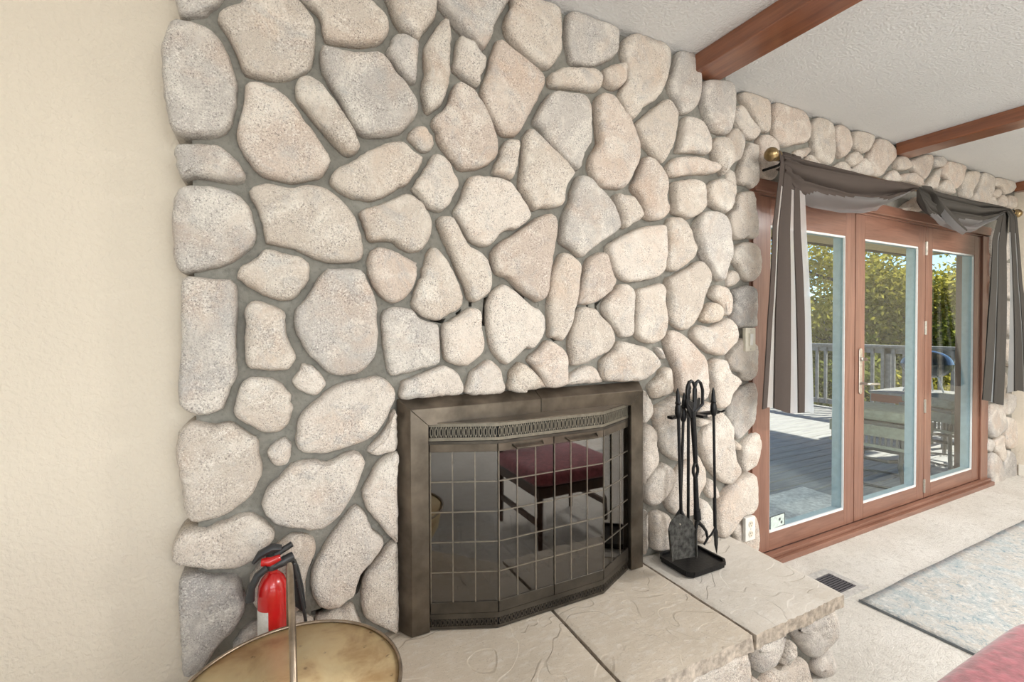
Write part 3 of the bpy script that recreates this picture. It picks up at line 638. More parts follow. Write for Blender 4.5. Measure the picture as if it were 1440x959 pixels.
def place(table, plane, face, proud, parent, zmin, back, left_back=None):
    for ln in table.strip().splitlines():
        tint, rest = ln.split(' ', 1)
        pts = [onY(x, y, plane) for x, y in outline(rest)]
        lp = [(p.x, p.z) for p in pts]
        cxm = sum(p[0] for p in lp)/len(lp)
        bk = back
        if left_back is not None and min(p[0] for p in lp) < -0.19: bk = left_back      # corner stones run back to the wall
        big = (max(p[0] for p in lp)-min(p[0] for p in lp))*(max(p[1] for p in lp)-min(p[1] for p in lp))
        pr = proud*(0.80 if big < 0.012 else 1.0)*srnd.uniform(0.9, 1.12)
        stone(lp, face, bk, pr, parent, tint, zmin, CEIL-0.002)
# joints above the firebox and beside it where the mortar has fallen out
GAPS = """
H 1060,235 1085,225 1078,300 1068,425 1046,420 1052,330
H 958,262 980,262 980,294 958,294
H 690,378 750,384 805,372 782,408 700,392
H 868,338 908,306 902,338 875,352
H 1248,156 1290,178 1338,212 1332,244 1290,207
H 1408,266 1432,266 1430,294 1410,294
K 165,266 182,264 180,294 164,292
K 440,245 462,150 447,290 417,394 406,372
K 562,270 612,243 577,290 580,320 604,348 566,322
K 502,283 522,283 516,302
K 245,496 302,520 288,528
V 148,500 163,463 177,475 160,510 134,530
V 478,542 524,512 502,560 472,622 457,672 436,692 443,640 463,590
V 163,792 230,768 262,780 200,817 163,812
"""
from mathutils.geometry import tessellate_polygon
holes = [[Vector((x, YC, z)) for x, z in ((FX0, FZ0), (FX0, FZ1), (FX1, FZ1), (FX1, FZ0))]]
for ln in GAPS.strip().splitlines():
    pl = [onY(x, y, 1.49) for x, y in outline(ln)]
    if sum(pl[i].x*pl[(i+1) % len(pl)].z-pl[(i+1) % len(pl)].x*pl[i].z for i in range(len(pl))) > 0: pl.reverse()
    holes.append([Vector((p.x, YC, p.z)) for p in pl])
outer = [Vector((x, YC, z)) for x, z in ((-0.195, 0), (1.872, 0), (1.872, CEIL), (-0.195, CEIL))]
cm = MB(); loops = [outer]+holes; flat = [p for l in loops for p in l]
cm.add(flat, [tuple(t) for t in tessellate_polygon([[Vector((p.x, p.z, 0)) for p in l] for l in loops])])
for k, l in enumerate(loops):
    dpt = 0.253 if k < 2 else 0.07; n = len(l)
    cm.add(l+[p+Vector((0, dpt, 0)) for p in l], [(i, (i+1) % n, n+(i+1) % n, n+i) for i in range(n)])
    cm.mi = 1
    if k > 1: cm.add([p+Vector((0, dpt, 0)) for p in l], [tuple(range(n))])  # gap bottoms coloured near black for the shade deep in the joints
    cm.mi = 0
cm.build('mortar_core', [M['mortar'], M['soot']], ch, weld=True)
place(CHIMNEY, 1.475, YC, 0.044, ch, 0.292, YC+0.02, 1.583)
for px, py, rx_, ry_ in ((266, -62, 42, 36), (350, -72, 36, 44), (430, -62, 38, 36), (515, -52, 40, 30), (598, -46, 34, 26), (672, -44, 30, 24), (300, -146, 44, 32), (392, -142, 40, 24), (478, -118, 38, 24), (556, -98, 30, 18)):   # courses above the photograph
    lp = [(p.x, p.z) for p in (onY(px+rx_*math.cos(a)*(1+.10*math.sin(2*a+px)), py+ry_*math.sin(a)*(1+.10*math.cos(3*a+py)), 1.475) for a in [k*math.pi/7 for k in range(14)])]
    stone(lp, YC, YC+.02, .042, ch, 'w', 0.292, CEIL-.002)
place(DOORWALL, 1.585, YD, 0.036, dw, -0.012, YD+0.02)

# ------------------------------------------------------------------ ceiling beams
for k, (x0, x1, lab) in enumerate(((1.63, 1.79, 'red-brown wooden ceiling beam meeting the chimney stones'), (3.59, 3.745, 'red-brown wooden ceiling beam above the knotted curtain swag'),
                                   (5.47, 5.548, 'dark wooden ceiling beam running along the beige end wall'))):
    y1 = (YC-0.005, YD-0.02, YD-0.02)[k]
    o = MB().box((x0, YR+.02, 2.365), (x1, y1, CEIL)).build('ceiling_beam', M['beam'], bev=0.004)
    tag(o, lab, 'beam', 'ceiling beams')

# ------------------------------------------------------------------ raised hearth
HT = 0.29; HY = 0.955
he = thing('hearth', (0.83, 1.2, 0), 'raised fieldstone hearth topped with three flagstone slabs', 'hearth')
MB().box((-0.19, HY+.045, 0.002), (1.80, YC-.001, HT-.052)).build('mortar_core', M['mortar'], he)
def slab(x0a, x0b, x1a, x1b, col, seed):
    """top slab between joints; a at the wall, b at the front edge"""
    nx, ny = 44, 14; rnd = random.Random(seed); vs = []; fs = []
    def pt(u, v, z):
        xa = x0a+(x1a-x0a)*u; xb = x0b+(x1b-x0b)*u
        y = (YC-.001)+(HY-(YC-.001))*v; x = xa+(xb-xa)*v
        if v == 1.0: y += 0.007*noise.noise(Vector((x*14, seed, z*25)))+.006*noise.noise(Vector((x*45, seed, z*60)))
        return Vector((x, y, z))
    for top in (1, 0):
        for j in range(ny+1):
            for i in range(nx+1):
                u, v = i/nx, j/ny; p = pt(u, v, HT if top else HT-.052)
                if top:
                    p.z += 0.0025*noise.noise(Vector((p.x*7, p.y*9, seed)))
                    if v > 0.97 or u < .01 or u > .99: p.z -= 0.005
                vs.append(p)
    W_ = nx+1; N_ = W_*(ny+1)
    for j in range(ny):
        for i in range(nx):
            a = j*W_+i; fs.append((a, a+1, a+W_+1, a+W_)); fs.append((N_+a, N_+a+W_, N_+a+W_+1, N_+a+1))
    for i in range(nx):
        a = ny*W_+i; fs.append((a, a+1, N_+a+1, N_+a)); fs.append((i, N_+i, N_+i+1, i+1))
    for j in range(ny):
        a = j*W_; fs.append((a, a+W_, N_+a+W_, N_+a)); b = a+nx; fs.append((b, N_+b, N_+b+W_, b+W_))
    mb = MB().add(vs, fs); mb.m = [0]*(2*nx*ny)+[1]*(len(fs)-2*nx*ny); o = mb.build('slab', [M['slab'], M['slabedge']], he, smooth=True); o.color = (*col, 1); return o
slab(-.195, -.195, .834, .822, (0.56, 0.49, 0.40), 1.3)
slab(.846, .834, 1.334, 1.330, (0.57, 0.50, 0.41), 4.1)
slab(1.346, 1.342, 1.872, 1.830, (0.60, 0.56, 0.50), 8.7)
HEARTHST = """
g Y 545,690 560,780 580,860 620,900 680,885 730,830 770,750 795,650 790,575 700,610 620,650
g Y 830,575 860,660 920,740 970,795 1020,790 1080,730 1130,650 1145,560 1130,480 1090,440 1000,480 920,530
w Y 830,690 800,740 780,800 770,840 850,800 860,740 850,690
g Y 1090,740 1040,790 1000,840 995,890 1040,940 1090,940 1130,880 1135,810 1110,760
w Y 700,910 650,960 630,1010 780,1060 960,1000 965,900 930,810 860,840 780,870
w Y 500,705 380,750 250,800 100,880 70,950 100,1040 400,1060 530,990 555,870 540,770
g Y 1130,945 1060,965 1010,990 1020,1060 1100,1070 1140,1000
w Y 570,935 545,1000 560,1060 620,1050 625,960
g Y 60,910 -60,960 -200,1020 -180,1120 0,1150 80,1060
"""
for ln in HEARTHST.strip().splitlines():
    tint, rest = ln.split(' ', 1)
    lp = [(p.x, p.z) for p in (onY(x, y, HY+.02) for x, y in outline(rest))]
    stone(lp, HY+.047, HY+.08, 0.042, he, tint, -0.012, HT-.054, round_=0.035)
for x0, z0, w_, h_ in ((-.17, .03, .2, .19), (.06, .02, .24, .2), (.33, .03, .2, .19), (.56, .02, .22, .2), (.80, .02, .13, .18)):      # rest of the front, below the photograph
    lp = [(x0+w_*(.5+.5*math.cos(a)*(1+.1*math.sin(3*a+x0))), z0+h_*(.5+.5*math.sin(a))) for a in [k*math.pi/6 for k in range(12)]]
    stone(lp, HY+.047, HY+.08, 0.04, he, 'w', -0.012, HT-.054, round_=0.035)
for y0, z0, w_, h_ in ((1.02, .03, .17, .19), (1.21, .02, .15, .2), (1.375, .03, .105, .19)):   # return on the right end
    lp = [(y0+w_*(.5+.5*math.cos(a)), z0+h_*(.5+.5*math.sin(a))) for a in [k*math.pi/6 for k in range(12)]]
    o = stone([(-p[0], p[1]) for p in lp], 0, -.03, 0.035, he, 'g', -0.012, HT-.054, axis='y', round_=0.03)
    o.rotation_euler = (0, 0, math.pi/2); o.location = Vector((1.80+.012, y0+w_/2, z0+h_/2))-WL[he]

# ------------------------------------------------------------------ unseen ceiling lights, added behind the camera to brighten the room
def added_ceiling_light(x, y, power, label):
    t = thing('added_ceiling_light', (x, y, CEIL-.06), label, 'light', 'added ceiling lights')
    MB().lathe((x, y, CEIL), [(.17, -.001), (.175, -.02), (.16, -.03)], 32).build('canopy', M['trimwhite'], t, smooth=True)
    em = bpy.data.materials.get('added_light_diffuser')
    if em is None:
        mm = Mat('added_light_diffuser'); e = mm.n('ShaderNodeEmission'); e.inputs[0].default_value = (1, .95, .88, 1); e.inputs[1].default_value = 4.0; em = mm.surf(e.outputs[0]).m
    MB().lathe((x, y, CEIL), [(.155, -.03), (.15, -.045), (.11, -.058), (0, -.062)], 32).build('diffuser', em, t, smooth=True)
    l = lamp('added_ceiling_fill', 'AREA', (x, y, CEIL-.07), power, (1.0, 0.98, 0.955), direction=(0, 0, -1), size=(.5, .5)); l.data.shape = 'DISK'
added_ceiling_light(3.0, -.75, 92, 'round white ceiling light between the two beams')
added_ceiling_light(.6, -2.2, 45, 'unseen round white ceiling light added in the middle of the room')
added_ceiling_light(4.6, -.3, 40, 'unseen round white ceiling light added nearest the beige end wall')
# ------------------------------------------------------------------ fireplace insert with folding glass doors
Vec = Vector
fi = thing('fireplace_insert', (0.84, 1.42, HT+.003), 'bronze fireplace surround with faceted folding glass doors and pierced vents', 'fireplace')
x0, x1, x2, x3 = 0.336, 0.366, 0.424, 1.246; xr2, xr3 = 1.306, 1.332
zb, zt0, zt1, zt2 = HT+.004, 0.952, 1.007, 1.036; yf, yb = 1.425, 1.478
# left post, right post, lintel: mitred, chamfered outward to the stones
def mold(pts_out, name):
    MB().hexa(pts_out).build(name, M['bronze'], fi, bev=.0015, seg=1)
def post(name, xo, xf, xi, zt_o, zt_f, zt_i):
    m = MB()
    m.add([(xo, yb, zb), (xf, yf, zb), (xi, yf, zb), (xi, yb, zb), (xo, yb, zt_o), (xf, yf, zt_f), (xi, yf, zt_i), (xi, yb, zt_i)],
          [(0, 1, 2, 3), (7, 6, 5, 4), (0, 4, 5, 1), (1, 5, 6, 2), (2, 6, 7, 3), (3, 7, 4, 0)])
    m.build(name, M['bronze'], fi, bev=.0012, seg=1)
post('frame_post', x0, x1, x2, zt2, zt1, zt0)
post('frame_post', xr3, xr2, x3, zt2, zt1, zt0)
xm = 0.835
for a, b, sa, sb in ((0, 1, 1, 0), (1, 0, 0, 1)):
    m = MB()
    if sa: L = [(x2, zt0), (x1, zt1), (x0, zt2)]; Rr = [(xm-.0008, zt0), (xm-.0008, zt1), (xm-.0008, zt2)]
    else: L = [(xm+.0008, zt0), (xm+.0008, zt1), (xm+.0008, zt2)]; Rr = [(x3, zt0), (xr2, zt1), (xr3, zt2)]
    ys = [yf, yf, yb]
    vs = [(p[0], y, p[1]) for p, y in zip(L, ys)] + [(p[0], y, p[1]) for p, y in zip(Rr, ys)] + [(L[0][0], yb, L[0][1]), (Rr[0][0], yb, Rr[0][1])]
    m.add(vs, [(0, 3, 4, 1), (1, 4, 5, 2), (2, 5, 7, 6), (6, 7, 3, 0), (0, 1, 2, 6), (3, 7, 5, 4)])
    m.build('frame_lintel', M['bronze'], fi, bev=.0012, seg=1)
PL = [(0.428, 1.436), (0.628, 1.348), (1.049, 1.348), (1.243, 1.440)]     # plan of the bay, left to right
def facet_box(mb, a, b, z0, z1, t0, t1):
    """slab between plan points a and b; t0..t1 are depths in front of the facet line"""
    a, b = Vec((*a, 0)), Vec((*b, 0)); d = (b-a).normalized(); n = Vec((d.y, -d.x, 0))
    q = [a+n*t0, b+n*t0, b+n*t1, a+n*t1]
    mb.hexa([Vec((p.x, p.y, z0)) for p in q]+[Vec((p.x, p.y, z1)) for p in q]); return mb
def lerp2(a, b, t): return (a[0]+(b[0]-a[0])*t, a[1]+(b[1]-a[1])*t)
SEGS = [(PL[0], PL[1]), (PL[1], ((PL[1][0]+PL[2][0])/2, 1.348)), (((PL[1][0]+PL[2][0])/2, 1.348), PL[2]), (PL[2], PL[3])]
FAC = [(PL[0], PL[1]), (PL[1], PL[2]), (PL[2], PL[3])]
def ring_pts(rx, rz, n): return [(rx*math.cos(2*math.pi*k/n), rz*math.sin(2*math.pi*k/n)) for k in range(n)]
def grille(a, b, z0, z1, name, mat):
    """pierced strip: two rails and a row of linked ovals over a dark backing"""
    g = thing(name, (*lerp2(a, b, .5), z0)); g.parent = fi; g.location = WL[g]-WL[fi]
    A, B = Vec((*a, 0)), Vec((*b, 0)); L = (B-A).length; d = (B-A)/L; n = Vec((d.y, -d.x, 0))
    e = 0.010
    facet_box(MB(), a, b, z0, z0+e, -.004, .0).build('strip', mat, g)
    facet_box(MB(), a, b, z1-e, z1, -.004, .0).build('strip', mat, g)
    facet_box(MB(), a, b, z0+.002, z1-.002, -.016, -.012).build('backing', M['black'], g)
    cnt = max(4, round(L/0.0155)); h = (z1-z0-2*e)/2+.002; zc = (z0+z1)/2; mb = MB()
    for k in range(cnt):
        c = A+d*(L*(k+.5)/cnt)
        N = 10; vs = []; fs = []
        for (ou, ow) in ring_pts(.0052, h*.86, N): vs.append(c+d*ou+Vec((0, 0, zc+ow))+n*0)
        for (ou, ow) in ring_pts(.0030, h*.62, N): vs.append(c+d*ou+Vec((0, 0, zc+ow))+n*0)
        for i in range(N): j = (i+1) % N; fs.append((i, j, N+j, N+i))
        b0 = len(vs); vs += [v-n*.003 for v in vs[:2*N]]
        for i in range(N): j = (i+1) % N; fs.append((i, b0+i, b0+j, j)); fs.append((N+i, N+j, b0+N+j, b0+N+i))
        mb.add(vs, fs)
        c2 = A+d*(L*k/cnt)
        if k: facet_box(mb, (c2-d*.0011)[:2], (c2+d*.0011)[:2], z0+e*.8, z1-e*.8, -.003, -.0005)
        for zz in (z0+e+.003, z1-e-.003):
            facet_box(mb, (c-d*.0012)[:2], (c+d*.0012)[:2], zz-.004, zz+.004, -.003, -.0005)
    tag(mb.build('lattice', mat, g), kind='stuff')
for a, b in FAC:
    grille(a, b, .900, .955, 'top_vent', M['ventmetal']); grille(a, b, HT+.004, .337, 'bottom_vent', M['bronzedark'])
cap = MB(); z = .955
cap.add([(PL[0][0], 1.44, z), (*PL[0], z), (*PL[1], z), (*PL[2], z), (*PL[3], z), (PL[3][0], 1.44, z)] + [(p[0], p[1], z+.004) for p in [(PL[0][0], 1.45)]+PL+[(PL[3][0], 1.45)]],
        [(0, 1, 2, 3, 4, 5), (11, 10, 9, 8, 7, 6)]+[(i, (i+1) % 6, 6+(i+1) % 6, 6+i) for i in range(6)])
cap.build('canopy', M['bronze'], fi)
MB().prism([(*p, .889) for p in [(PL[0][0], 1.45)]+PL+[(PL[3][0], 1.45)]], (0, 0, .009)).build('track', M['bronzedark'], fi)
MB().prism([(*p, .337) for p in [(PL[0][0], 1.45)]+PL+[(PL[3][0], 1.45)]], (0, 0, .007)).build('track', M['bronzedark'], fi)
for k, (a, b) in enumerate(SEGS):
    dr = thing('glass_door', (*lerp2(a, b, .5), .345)); dr.parent = fi; dr.location = WL[dr]-WL[fi]
    L = math.dist(a, b); g = .0015/L; a2, b2 = lerp2(a, b, g), lerp2(a, b, 1-g)
    facet_box(MB(), a2, b2, .864, .889, -.008, .001).build('top_rail', M['bronze'], dr, bev=.001, seg=1)
    facet_box(MB(), a2, b2, .345, .381, -.008, .001).build('bottom_rail', M['bronzedark'], dr, bev=.001, seg=1)
    facet_box(MB(), a2, b2, .380, .865, -.006, -.002).build('pane', M['fireglass'], dr)
    w = .0038/L
    facet_box(MB(), a2, lerp2(a2, b2, w), .380, .865, -.007, .0005).build('edge_strip', M['came'], dr)
    for i in (1, 2): facet_box(MB(), lerp2(a2, b2, i/3-w*.5), lerp2(a2, b2, i/3+w*.5), .380, .865, -.0062, -.0006).build('came', M['came'], dr)
    for j in range(1, 5):
        zz = .38+.485*j/5; facet_box(MB(), a2, b2, zz-.0018, zz+.0018, -.0062, -.0008).build('came', M['came'], dr)
    if k in (1, 2):
        s0, s1 = (.25, .78) if k == 1 else (.22, .84)
        p0, p1 = lerp2(a, b, s0), lerp2(a, b, s1)
        MB().tube([(p0[0], 1.347, .880), (p0[0]+.006, 1.328, .872), (p1[0]-.006, 1.328, .872), (p1[0], 1.347, .880)], .0038, 8).build('handle', M['bronze'], dr, smooth=True)
# iron grate and burnt logs dimly behind the glass
gr = thing('fire_grate', (.85, 1.68, FZ0), 'black iron fire grate behind the glass doors', 'grate')
for i in range(7):
    x = .60+i*.083; MB().tube([(x, 1.52, .40), (x, 1.53, .34), (x, 1.84, .34), (x, 1.86, .42)], .008, 8).build('bar', M['iron'], gr, smooth=True)
for y in (1.57, 1.80): MB().bar((.57, y, .328), (1.13, y, .328), .014, .012).build('cross_bar', M['iron'], gr)
for x in (.62, 1.08):
    for y in (1.57, 1.80): MB().bar((x, y, FZ0+.002), (x, y, .325), .014, .014).build('leg', M['iron'], gr)

# ------------------------------------------------------------------ fireplace tools
st = thing('tool_stand', (1.50, 1.345, HT+.003), 'black iron fireplace tool stand with a square tray base', 'tool stand')
bx0, bx1, by0, by1, z = 1.398, 1.608, 1.268, 1.440, HT+.006
MB().prism([(bx0+.02, by0, z), (bx1-.02, by0, z), (bx1, by0+.02, z), (bx1, by1-.02, z), (bx1-.02, by1, z), (bx0+.02, by1, z), (bx0, by1-.02, z), (bx0, by0+.02, z)], (0, 0, .014)).build('tray', M['iron'], st, bev=.002)
rim = [(bx0+.02, by0), (bx1-.02, by0), (bx1, by0+.02), (bx1, by1-.02), (bx1-.02, by1), (bx0+.02, by1), (bx0, by1-.02), (bx0, by0+.02)]
m = MB()
for i in range(8): m.bar((*rim[i], z+.018), (*rim[(i+1) % 8], z+.018), .009, .012)
m.build('tray_rim', M['iron'], st)
pc = (1.503, 1.375)
MB().tube([(*pc, z+.012), (*pc, .99)], .0062, 10).build('post', M['iron'], st, smooth=True)
MB().lathe((*pc, .985), [(.0062, 0), (.011, .006), (.009, .016), (.012, .026), (.004, .05), (0, .056)], 14).build('finial', M['iron'], st, smooth=True)
RZ = .905
m = MB()
m.bar((pc[0]-.135, 1.345, RZ), (pc[0]+.135, 1.345, RZ), .026, .011).bar((pc[0], 1.29, RZ), (pc[0], 1.43, RZ), .026, .011)
m.build('rack', M['iron'], st, bev=.001, seg=1)
for sx in (-1, 1):
    MB().tube([(pc[0]+sx*.125, 1.345, RZ+.004), (pc[0]+sx*.135, 1.325, RZ+.003), (pc[0]+sx*.137, 1.310, RZ+.012)], .004, 8).build('hook', M['iron'], st, smooth=True)
def tool_handle(t, top, bot, r=.0062):
    """shaft with a turned grip"""
    top, bot = Vec(top), Vec(bot); d = (bot-top).normalized()
    MB().tube([top+d*.11, bot], r, 10).build('shaft', M['iron'], t, smooth=True)
    P = [(0, .002), (.012, .0055), (.03, .0075), (.05, .009), (.056, .012), (.062, .009), (.072, .012), (.095, .0135), (.11, .010), (.116, .006)]
    MB().tube([top+d*s for s, _ in P], [q for _, q in P], 12).build('grip', M['iron'], t, smooth=True)
# shovel
ta, tb = onY(953, 546, 1.285), onY(958, 728, 1.285)
t = thing('fireplace_shovel', (tb.x, 1.285, HT+.02), 'black fireplace shovel with worn square blade on the tool stand', 'shovel', 'fireplace tools')
tool_handle(t, ta, tb)
YB = 1.256
bl = [onY(x, y, YB) for x, y in ((940, 746), (943, 735), (949, 727), (957, 723), (966, 727), (974, 734), (977.5, 744), (978, 783), (944, 788))]
MB().prism(bl, (0, .003, 0)).build('blade', M['ironworn'], t)
for i, j in ((0, 8), (6, 7)): MB().bar(bl[i]+Vec((0, -.004, 0)), bl[j]+Vec((0, -.004, 0)), .004, .009, (0, 1, 0)).build('blade_side', M['ironworn'], t)
MB().lathe(onY(956, 737, YB), [(.004, .0), (.003, -.003), (0, -.004)], 10, 'y').build('rivet', M['steel'], t)
MB().tube([tb+Vec((0, -.004, .02)), tb+Vec((0, -.020, -.022))], [.006, .0075], 10).build('ferrule', M['iron'], t, smooth=True)
# brush (bristles are hidden behind the shovel blade)
ta, tb = onY(962, 552, 1.335), onY(957, 716, 1.335)
t = thing('hearth_brush', (tb.x, 1.335, HT+.02), 'black hearth brush hanging behind the shovel blade', 'brush', 'fireplace tools')
tool_handle(t, ta, tb, .0056)
MB().tube([tb, tb-Vec((0, 0, .03)), tb-Vec((0, 0, .12))], [.006, .022, .026], 12).build('bristles', M['blackplastic'], t, smooth=True)
# tongs
jx = onY(978, 661, 1.30)
t = thing('fireplace_tongs', (jx.x, 1.30, HT+.02), 'black fireplace tongs with two looped handles and a diamond joint', 'tongs', 'fireplace tools')
fk = onY(974, 578, 1.30)
for a in ((966, 978), (976, 988)):
    l0, l1 = a; pts = [onY(974, 580, 1.30), onY(l0, 568, 1.30), onY(l0, 548, 1.30), onY(l0+3, 538, 1.30), onY((l0+l1)/2, 535.5, 1.30), onY(l1-3, 538, 1.30), onY(l1, 548, 1.30), onY(l1, 568, 1.30), onY(976, 580, 1.30)]
    MB().tube(pts, .0062, 8).build('loop_handle', M['iron'], t, smooth=True)
MB().prism([fk+Vec((-.040, -.004, .050)), fk+Vec((-.034, -.004, .018)), fk+Vec((-.012, -.004, -.026)), fk+Vec((.012, -.004, -.026)), fk+Vec((.034, -.004, .018)), fk+Vec((.040, -.004, .050)), fk+Vec((0, -.004, .035))], (0, .008, 0)).build('fork', M['iron'], t, bev=.001, seg=1)
MB().tube([fk, (fk+jx)/2+Vec((.002, 0, 0)), jx+Vec((0, 0, .03))], [.0115, .0105, .0090], 10).build('shaft', M['iron'], t, smooth=True)
for s in (-1, 1):
    MB().tube([jx+Vec((0, 0, .036)), jx+Vec((s*.012, 0, .008)), jx+Vec((s*.012, 0, -.008)), jx+Vec((0, 0, -.036))], .0062, 8).build('joint', M['iron'], t, smooth=True)
b0 = onY(980, 730, 1.30)
MB().tube([jx-Vec((0, 0, .03)), b0], [.0090, .0115], 10).build('shaft', M['iron'], t, smooth=True)
MB().tube([b0+Vec((0, 0, .04)), b0+Vec((.003, 0, .0))], [.013, .015], 10).build('collar', M['iron'], t, smooth=True)
for pts in (((980, 732), (988, 740), (993, 747), (995, 757), (990, 766)), ((980, 732), (978, 745), (976, 757), (978, 768))):
    MB().tube([onY(x, y, 1.30) for x, y in pts], [.0085, .007, .006, .005, .004][:len(pts)], 8).build('claw', M['iron'], t, smooth=True)
# poker
ta, tb = onY(1003, 545, 1.315), onY(1006, 742, 1.315); tip = onY(1008, 779, 1.315)
t = thing('fireplace_poker', (tip.x, 1.315, HT+.02), 'black iron poker with spear tip beside the tongs', 'poker', 'fireplace tools')
tool_handle(t, ta, tb, .0056)
MB().tube([tb, onY(1006.5, 748, 1.315), onY(1007, 765, 1.315), tip], [.006, .0125, .011, .001], 6, flat=.5).build('spear_tip', M['iron'], t, smooth=True)
MB().tube([tb, onY(1000, 752, 1.315), onY(995, 757, 1.315), onY(993, 752, 1.315)], [.0045, .004, .0035, .001], 8).build('hook', M['iron'], t, smooth=True)
MB().tube([onY(1004.5, 700, 1.315), onY(1005.5, 740, 1.315)], [.0062, .0068], 8).build('collar', M['iron'], t, smooth=True)

# ------------------------------------------------------------------ fire extinguisher
EX, EY, EZ = -.0170, 1.395, HT+.003
t = thing('fire_extinguisher', (EX, EY, EZ), 'small red fire extinguisher with black lever standing behind the brass bucket', 'extinguisher')
MB().lathe((EX, EY, EZ), [(.030, 0), (.036, .006), (.037, .02), (.037, .265), (.034, .287), (.027, .303), (.017, .314), (.0125, .318), (.0125, .33)], 40).build('cylinder', M['red'], t, smooth=True)
lb = MB(); zz = EZ+.08
lb.grid(lambda u, v: Vec((EX+.0374*math.cos(math.radians(-185+78*u)), EY+.0374*math.sin(math.radians(-185+78*u)), EZ+.10+.128*v)), 14, 2); lb.build('label', M['label'], t, smooth='all')
lb = MB(); lb.grid(lambda u, v: Vec((EX+.0373*math.cos(math.radians(-75+62*u)), EY+.0373*math.sin(math.radians(-75+62*u)), EZ+.12+.09*v)), 14, 2); lb.build('instruction_panel', M['red'], t, smooth='all')
MB().lathe((EX, EY, EZ+.326), [(.017, 0), (.021, .004), (.021, .018), (.016, .024), (.016, .040)], 20).build('valve', M['blackplastic'], t, smooth=True)
MB().tube([(EX-.026, EY-.01, EZ+.352), (EX-.005, EY-.012, EZ+.351), (EX+.02, EY-.012, EZ+.357)], [.010, .0135, .009], 10).build('safety_clip', M['red'], t, smooth=True)
MB().tube([(EX-.045, EY-.004, EZ+.352), (EX-.028, EY-.004, EZ+.372), (EX+.0, EY-.004, EZ+.383), (EX+.022, EY-.004, EZ+.378)], [.006, .0125, .014, .010], 10, flat=.8).build('lever', M['blackplastic'], t, smooth=True)
MB().tube([(EX+.005, EY-.006, EZ+.362), (EX+.048, EY-.006, EZ+.384)], [.008, .008], 10).build('lever_arm', M['blackplastic'], t, smooth=True)
MB().tube([(EX+.0, EY-.012, EZ+.335), (EX+.03, EY-.01, EZ+.345), (EX+.05, EY-.004, EZ+.350)], [.010, .0135, .012], 10).build('carry_handle', M['blackplastic'], t, smooth=True)
MB().tube([(EX-.012, EY-.02, EZ+.340), (EX-.034, EY-.022, EZ+.325), (EX-.049, EY-.020, EZ+.295), (EX-.053, EY-.018, EZ+.262)], [.009, .0095, .0095, .012], 10).build('nozzle', M['blackplastic'], t, smooth=True)
for k in range(5): MB().box((EX-.004+k*.006, EY-.019, EZ+.334), (EX-.001+k*.006, EY-.013, EZ+.356)).build('rib', M['blackplastic'], t)
tb = thing('extinguisher_bracket', (EX+.05, 1.425, HT+.1), 'black moulded wall bracket behind the red extinguisher', 'bracket')
bp = [onY(x, y, 1.43) for x, y in ((402, 793), (408, 787), (416, 788), (421, 800), (427, 825), (431, 856), (424, 860), (408, 848))]
MB().prism(bp, (0, .012, 0)).build('plate', M['blackplastic'], tb, bev=.002)
q0, q1 = onY(414, 790, 1.425), onY(430, 872, 1.425)
MB().bar(q0, q1, .008, .022, (0, 1, 0)).build('flange', M['blackplastic'], tb, bev=.002)
for k in range(4):
    p = onY(417+k*2.3, 815+k*10, 1.428); MB().lathe(p+Vec((0, -.001, 0)), [(.0022, -.0015), (.0022, .001)], 8, 'y').build('rivet', M['steel'], tb)

# ------------------------------------------------------------------ brass bucket with bail
BX, BY, BZ, BR = .017, 1.080, .500, .2273
t = thing('brass_bucket', (BX, BY, HT+.003), 'wide aged brass log bucket with a tall bail handle on the hearth', 'bucket')
prof = [(.0, .012), (.10, .006), (.125, .004), (.150, .030), (.180, .082), (.205, .128), (BR-.010, BZ-HT-.022), (BR-.002, BZ-HT-.003)]
o = MB().lathe((BX, BY, HT), prof, 64).build('bowl', M['agedbrass'], t, smooth='all', solid=.004, recalc=False)
MB().tube([(BX+BR*math.cos(a), BY+BR*math.sin(a), BZ) for a in [2*math.pi*k/72 for k in range(72)]], .0042, 8, closed=True).build('rim', M['handle'], t, smooth='all')
bh = [(BX+.003, BY+(BR+.004)*math.cos(a), BZ-.012+.254*math.sin(a)) for a in [math.pi*k/40 for k in range(41)]]
MB().tube(bh, .0062, 10).build('bail', M['handle'], t, smooth='all')
for s in (1, -1):
    for dx in (-.022, .026):
        MB().lathe((BX+dx, BY+s*(BR-.012), BZ-.020), [(.0075, -.006), (.0075, .004), (.004, .007)], 12, 'y').build('rivet', M['bronzedark'], t, smooth=True)
    MB().box((BX-.03, BY+s*(BR-.002)-.003, BZ-.034), (BX+.036, BY+s*(BR-.002)+.003, BZ-.004)).build('ear', M['handle'], t, bev=.001)

# ------------------------------------------------------------------ switch and outlet on the stones beside the door
t = thing('light_switch', (2.132, 1.56, 1.135), 'ivory rocker light switch plate on the stone wall', 'switch')
MB().box((2.094, 1.553, 1.135), (2.170, 1.572, 1.253)).build('plate', M['ivory'], t, bev=.003)
MB().box((2.118, 1.549, 1.162), (2.146, 1.554, 1.226)).build('rocker_frame', M['ivory'], t, bev=.001)
MB().prism([(2.121, 1.5485, 1.166), (2.143, 1.5485, 1.166), (2.143, 1.5445, 1.222), (2.121, 1.5445, 1.222)], (0, .005, 0)).build('rocker', M['white'], t)
for zz in (1.146, 1.242): MB().lathe((2.132, 1.553, zz), [(.003, -.0012), (.003, .001)], 10, 'y').build('screw', M['steel'], t)
t = thing('wall_outlet', (2.137, 1.56, .172), 'white double power outlet low on the stone wall above the hearth end', 'outlet')
MB().box((2.099, 1.553, .172), (2.174, 1.572, .292)).build('plate', M['white'], t, bev=.003)
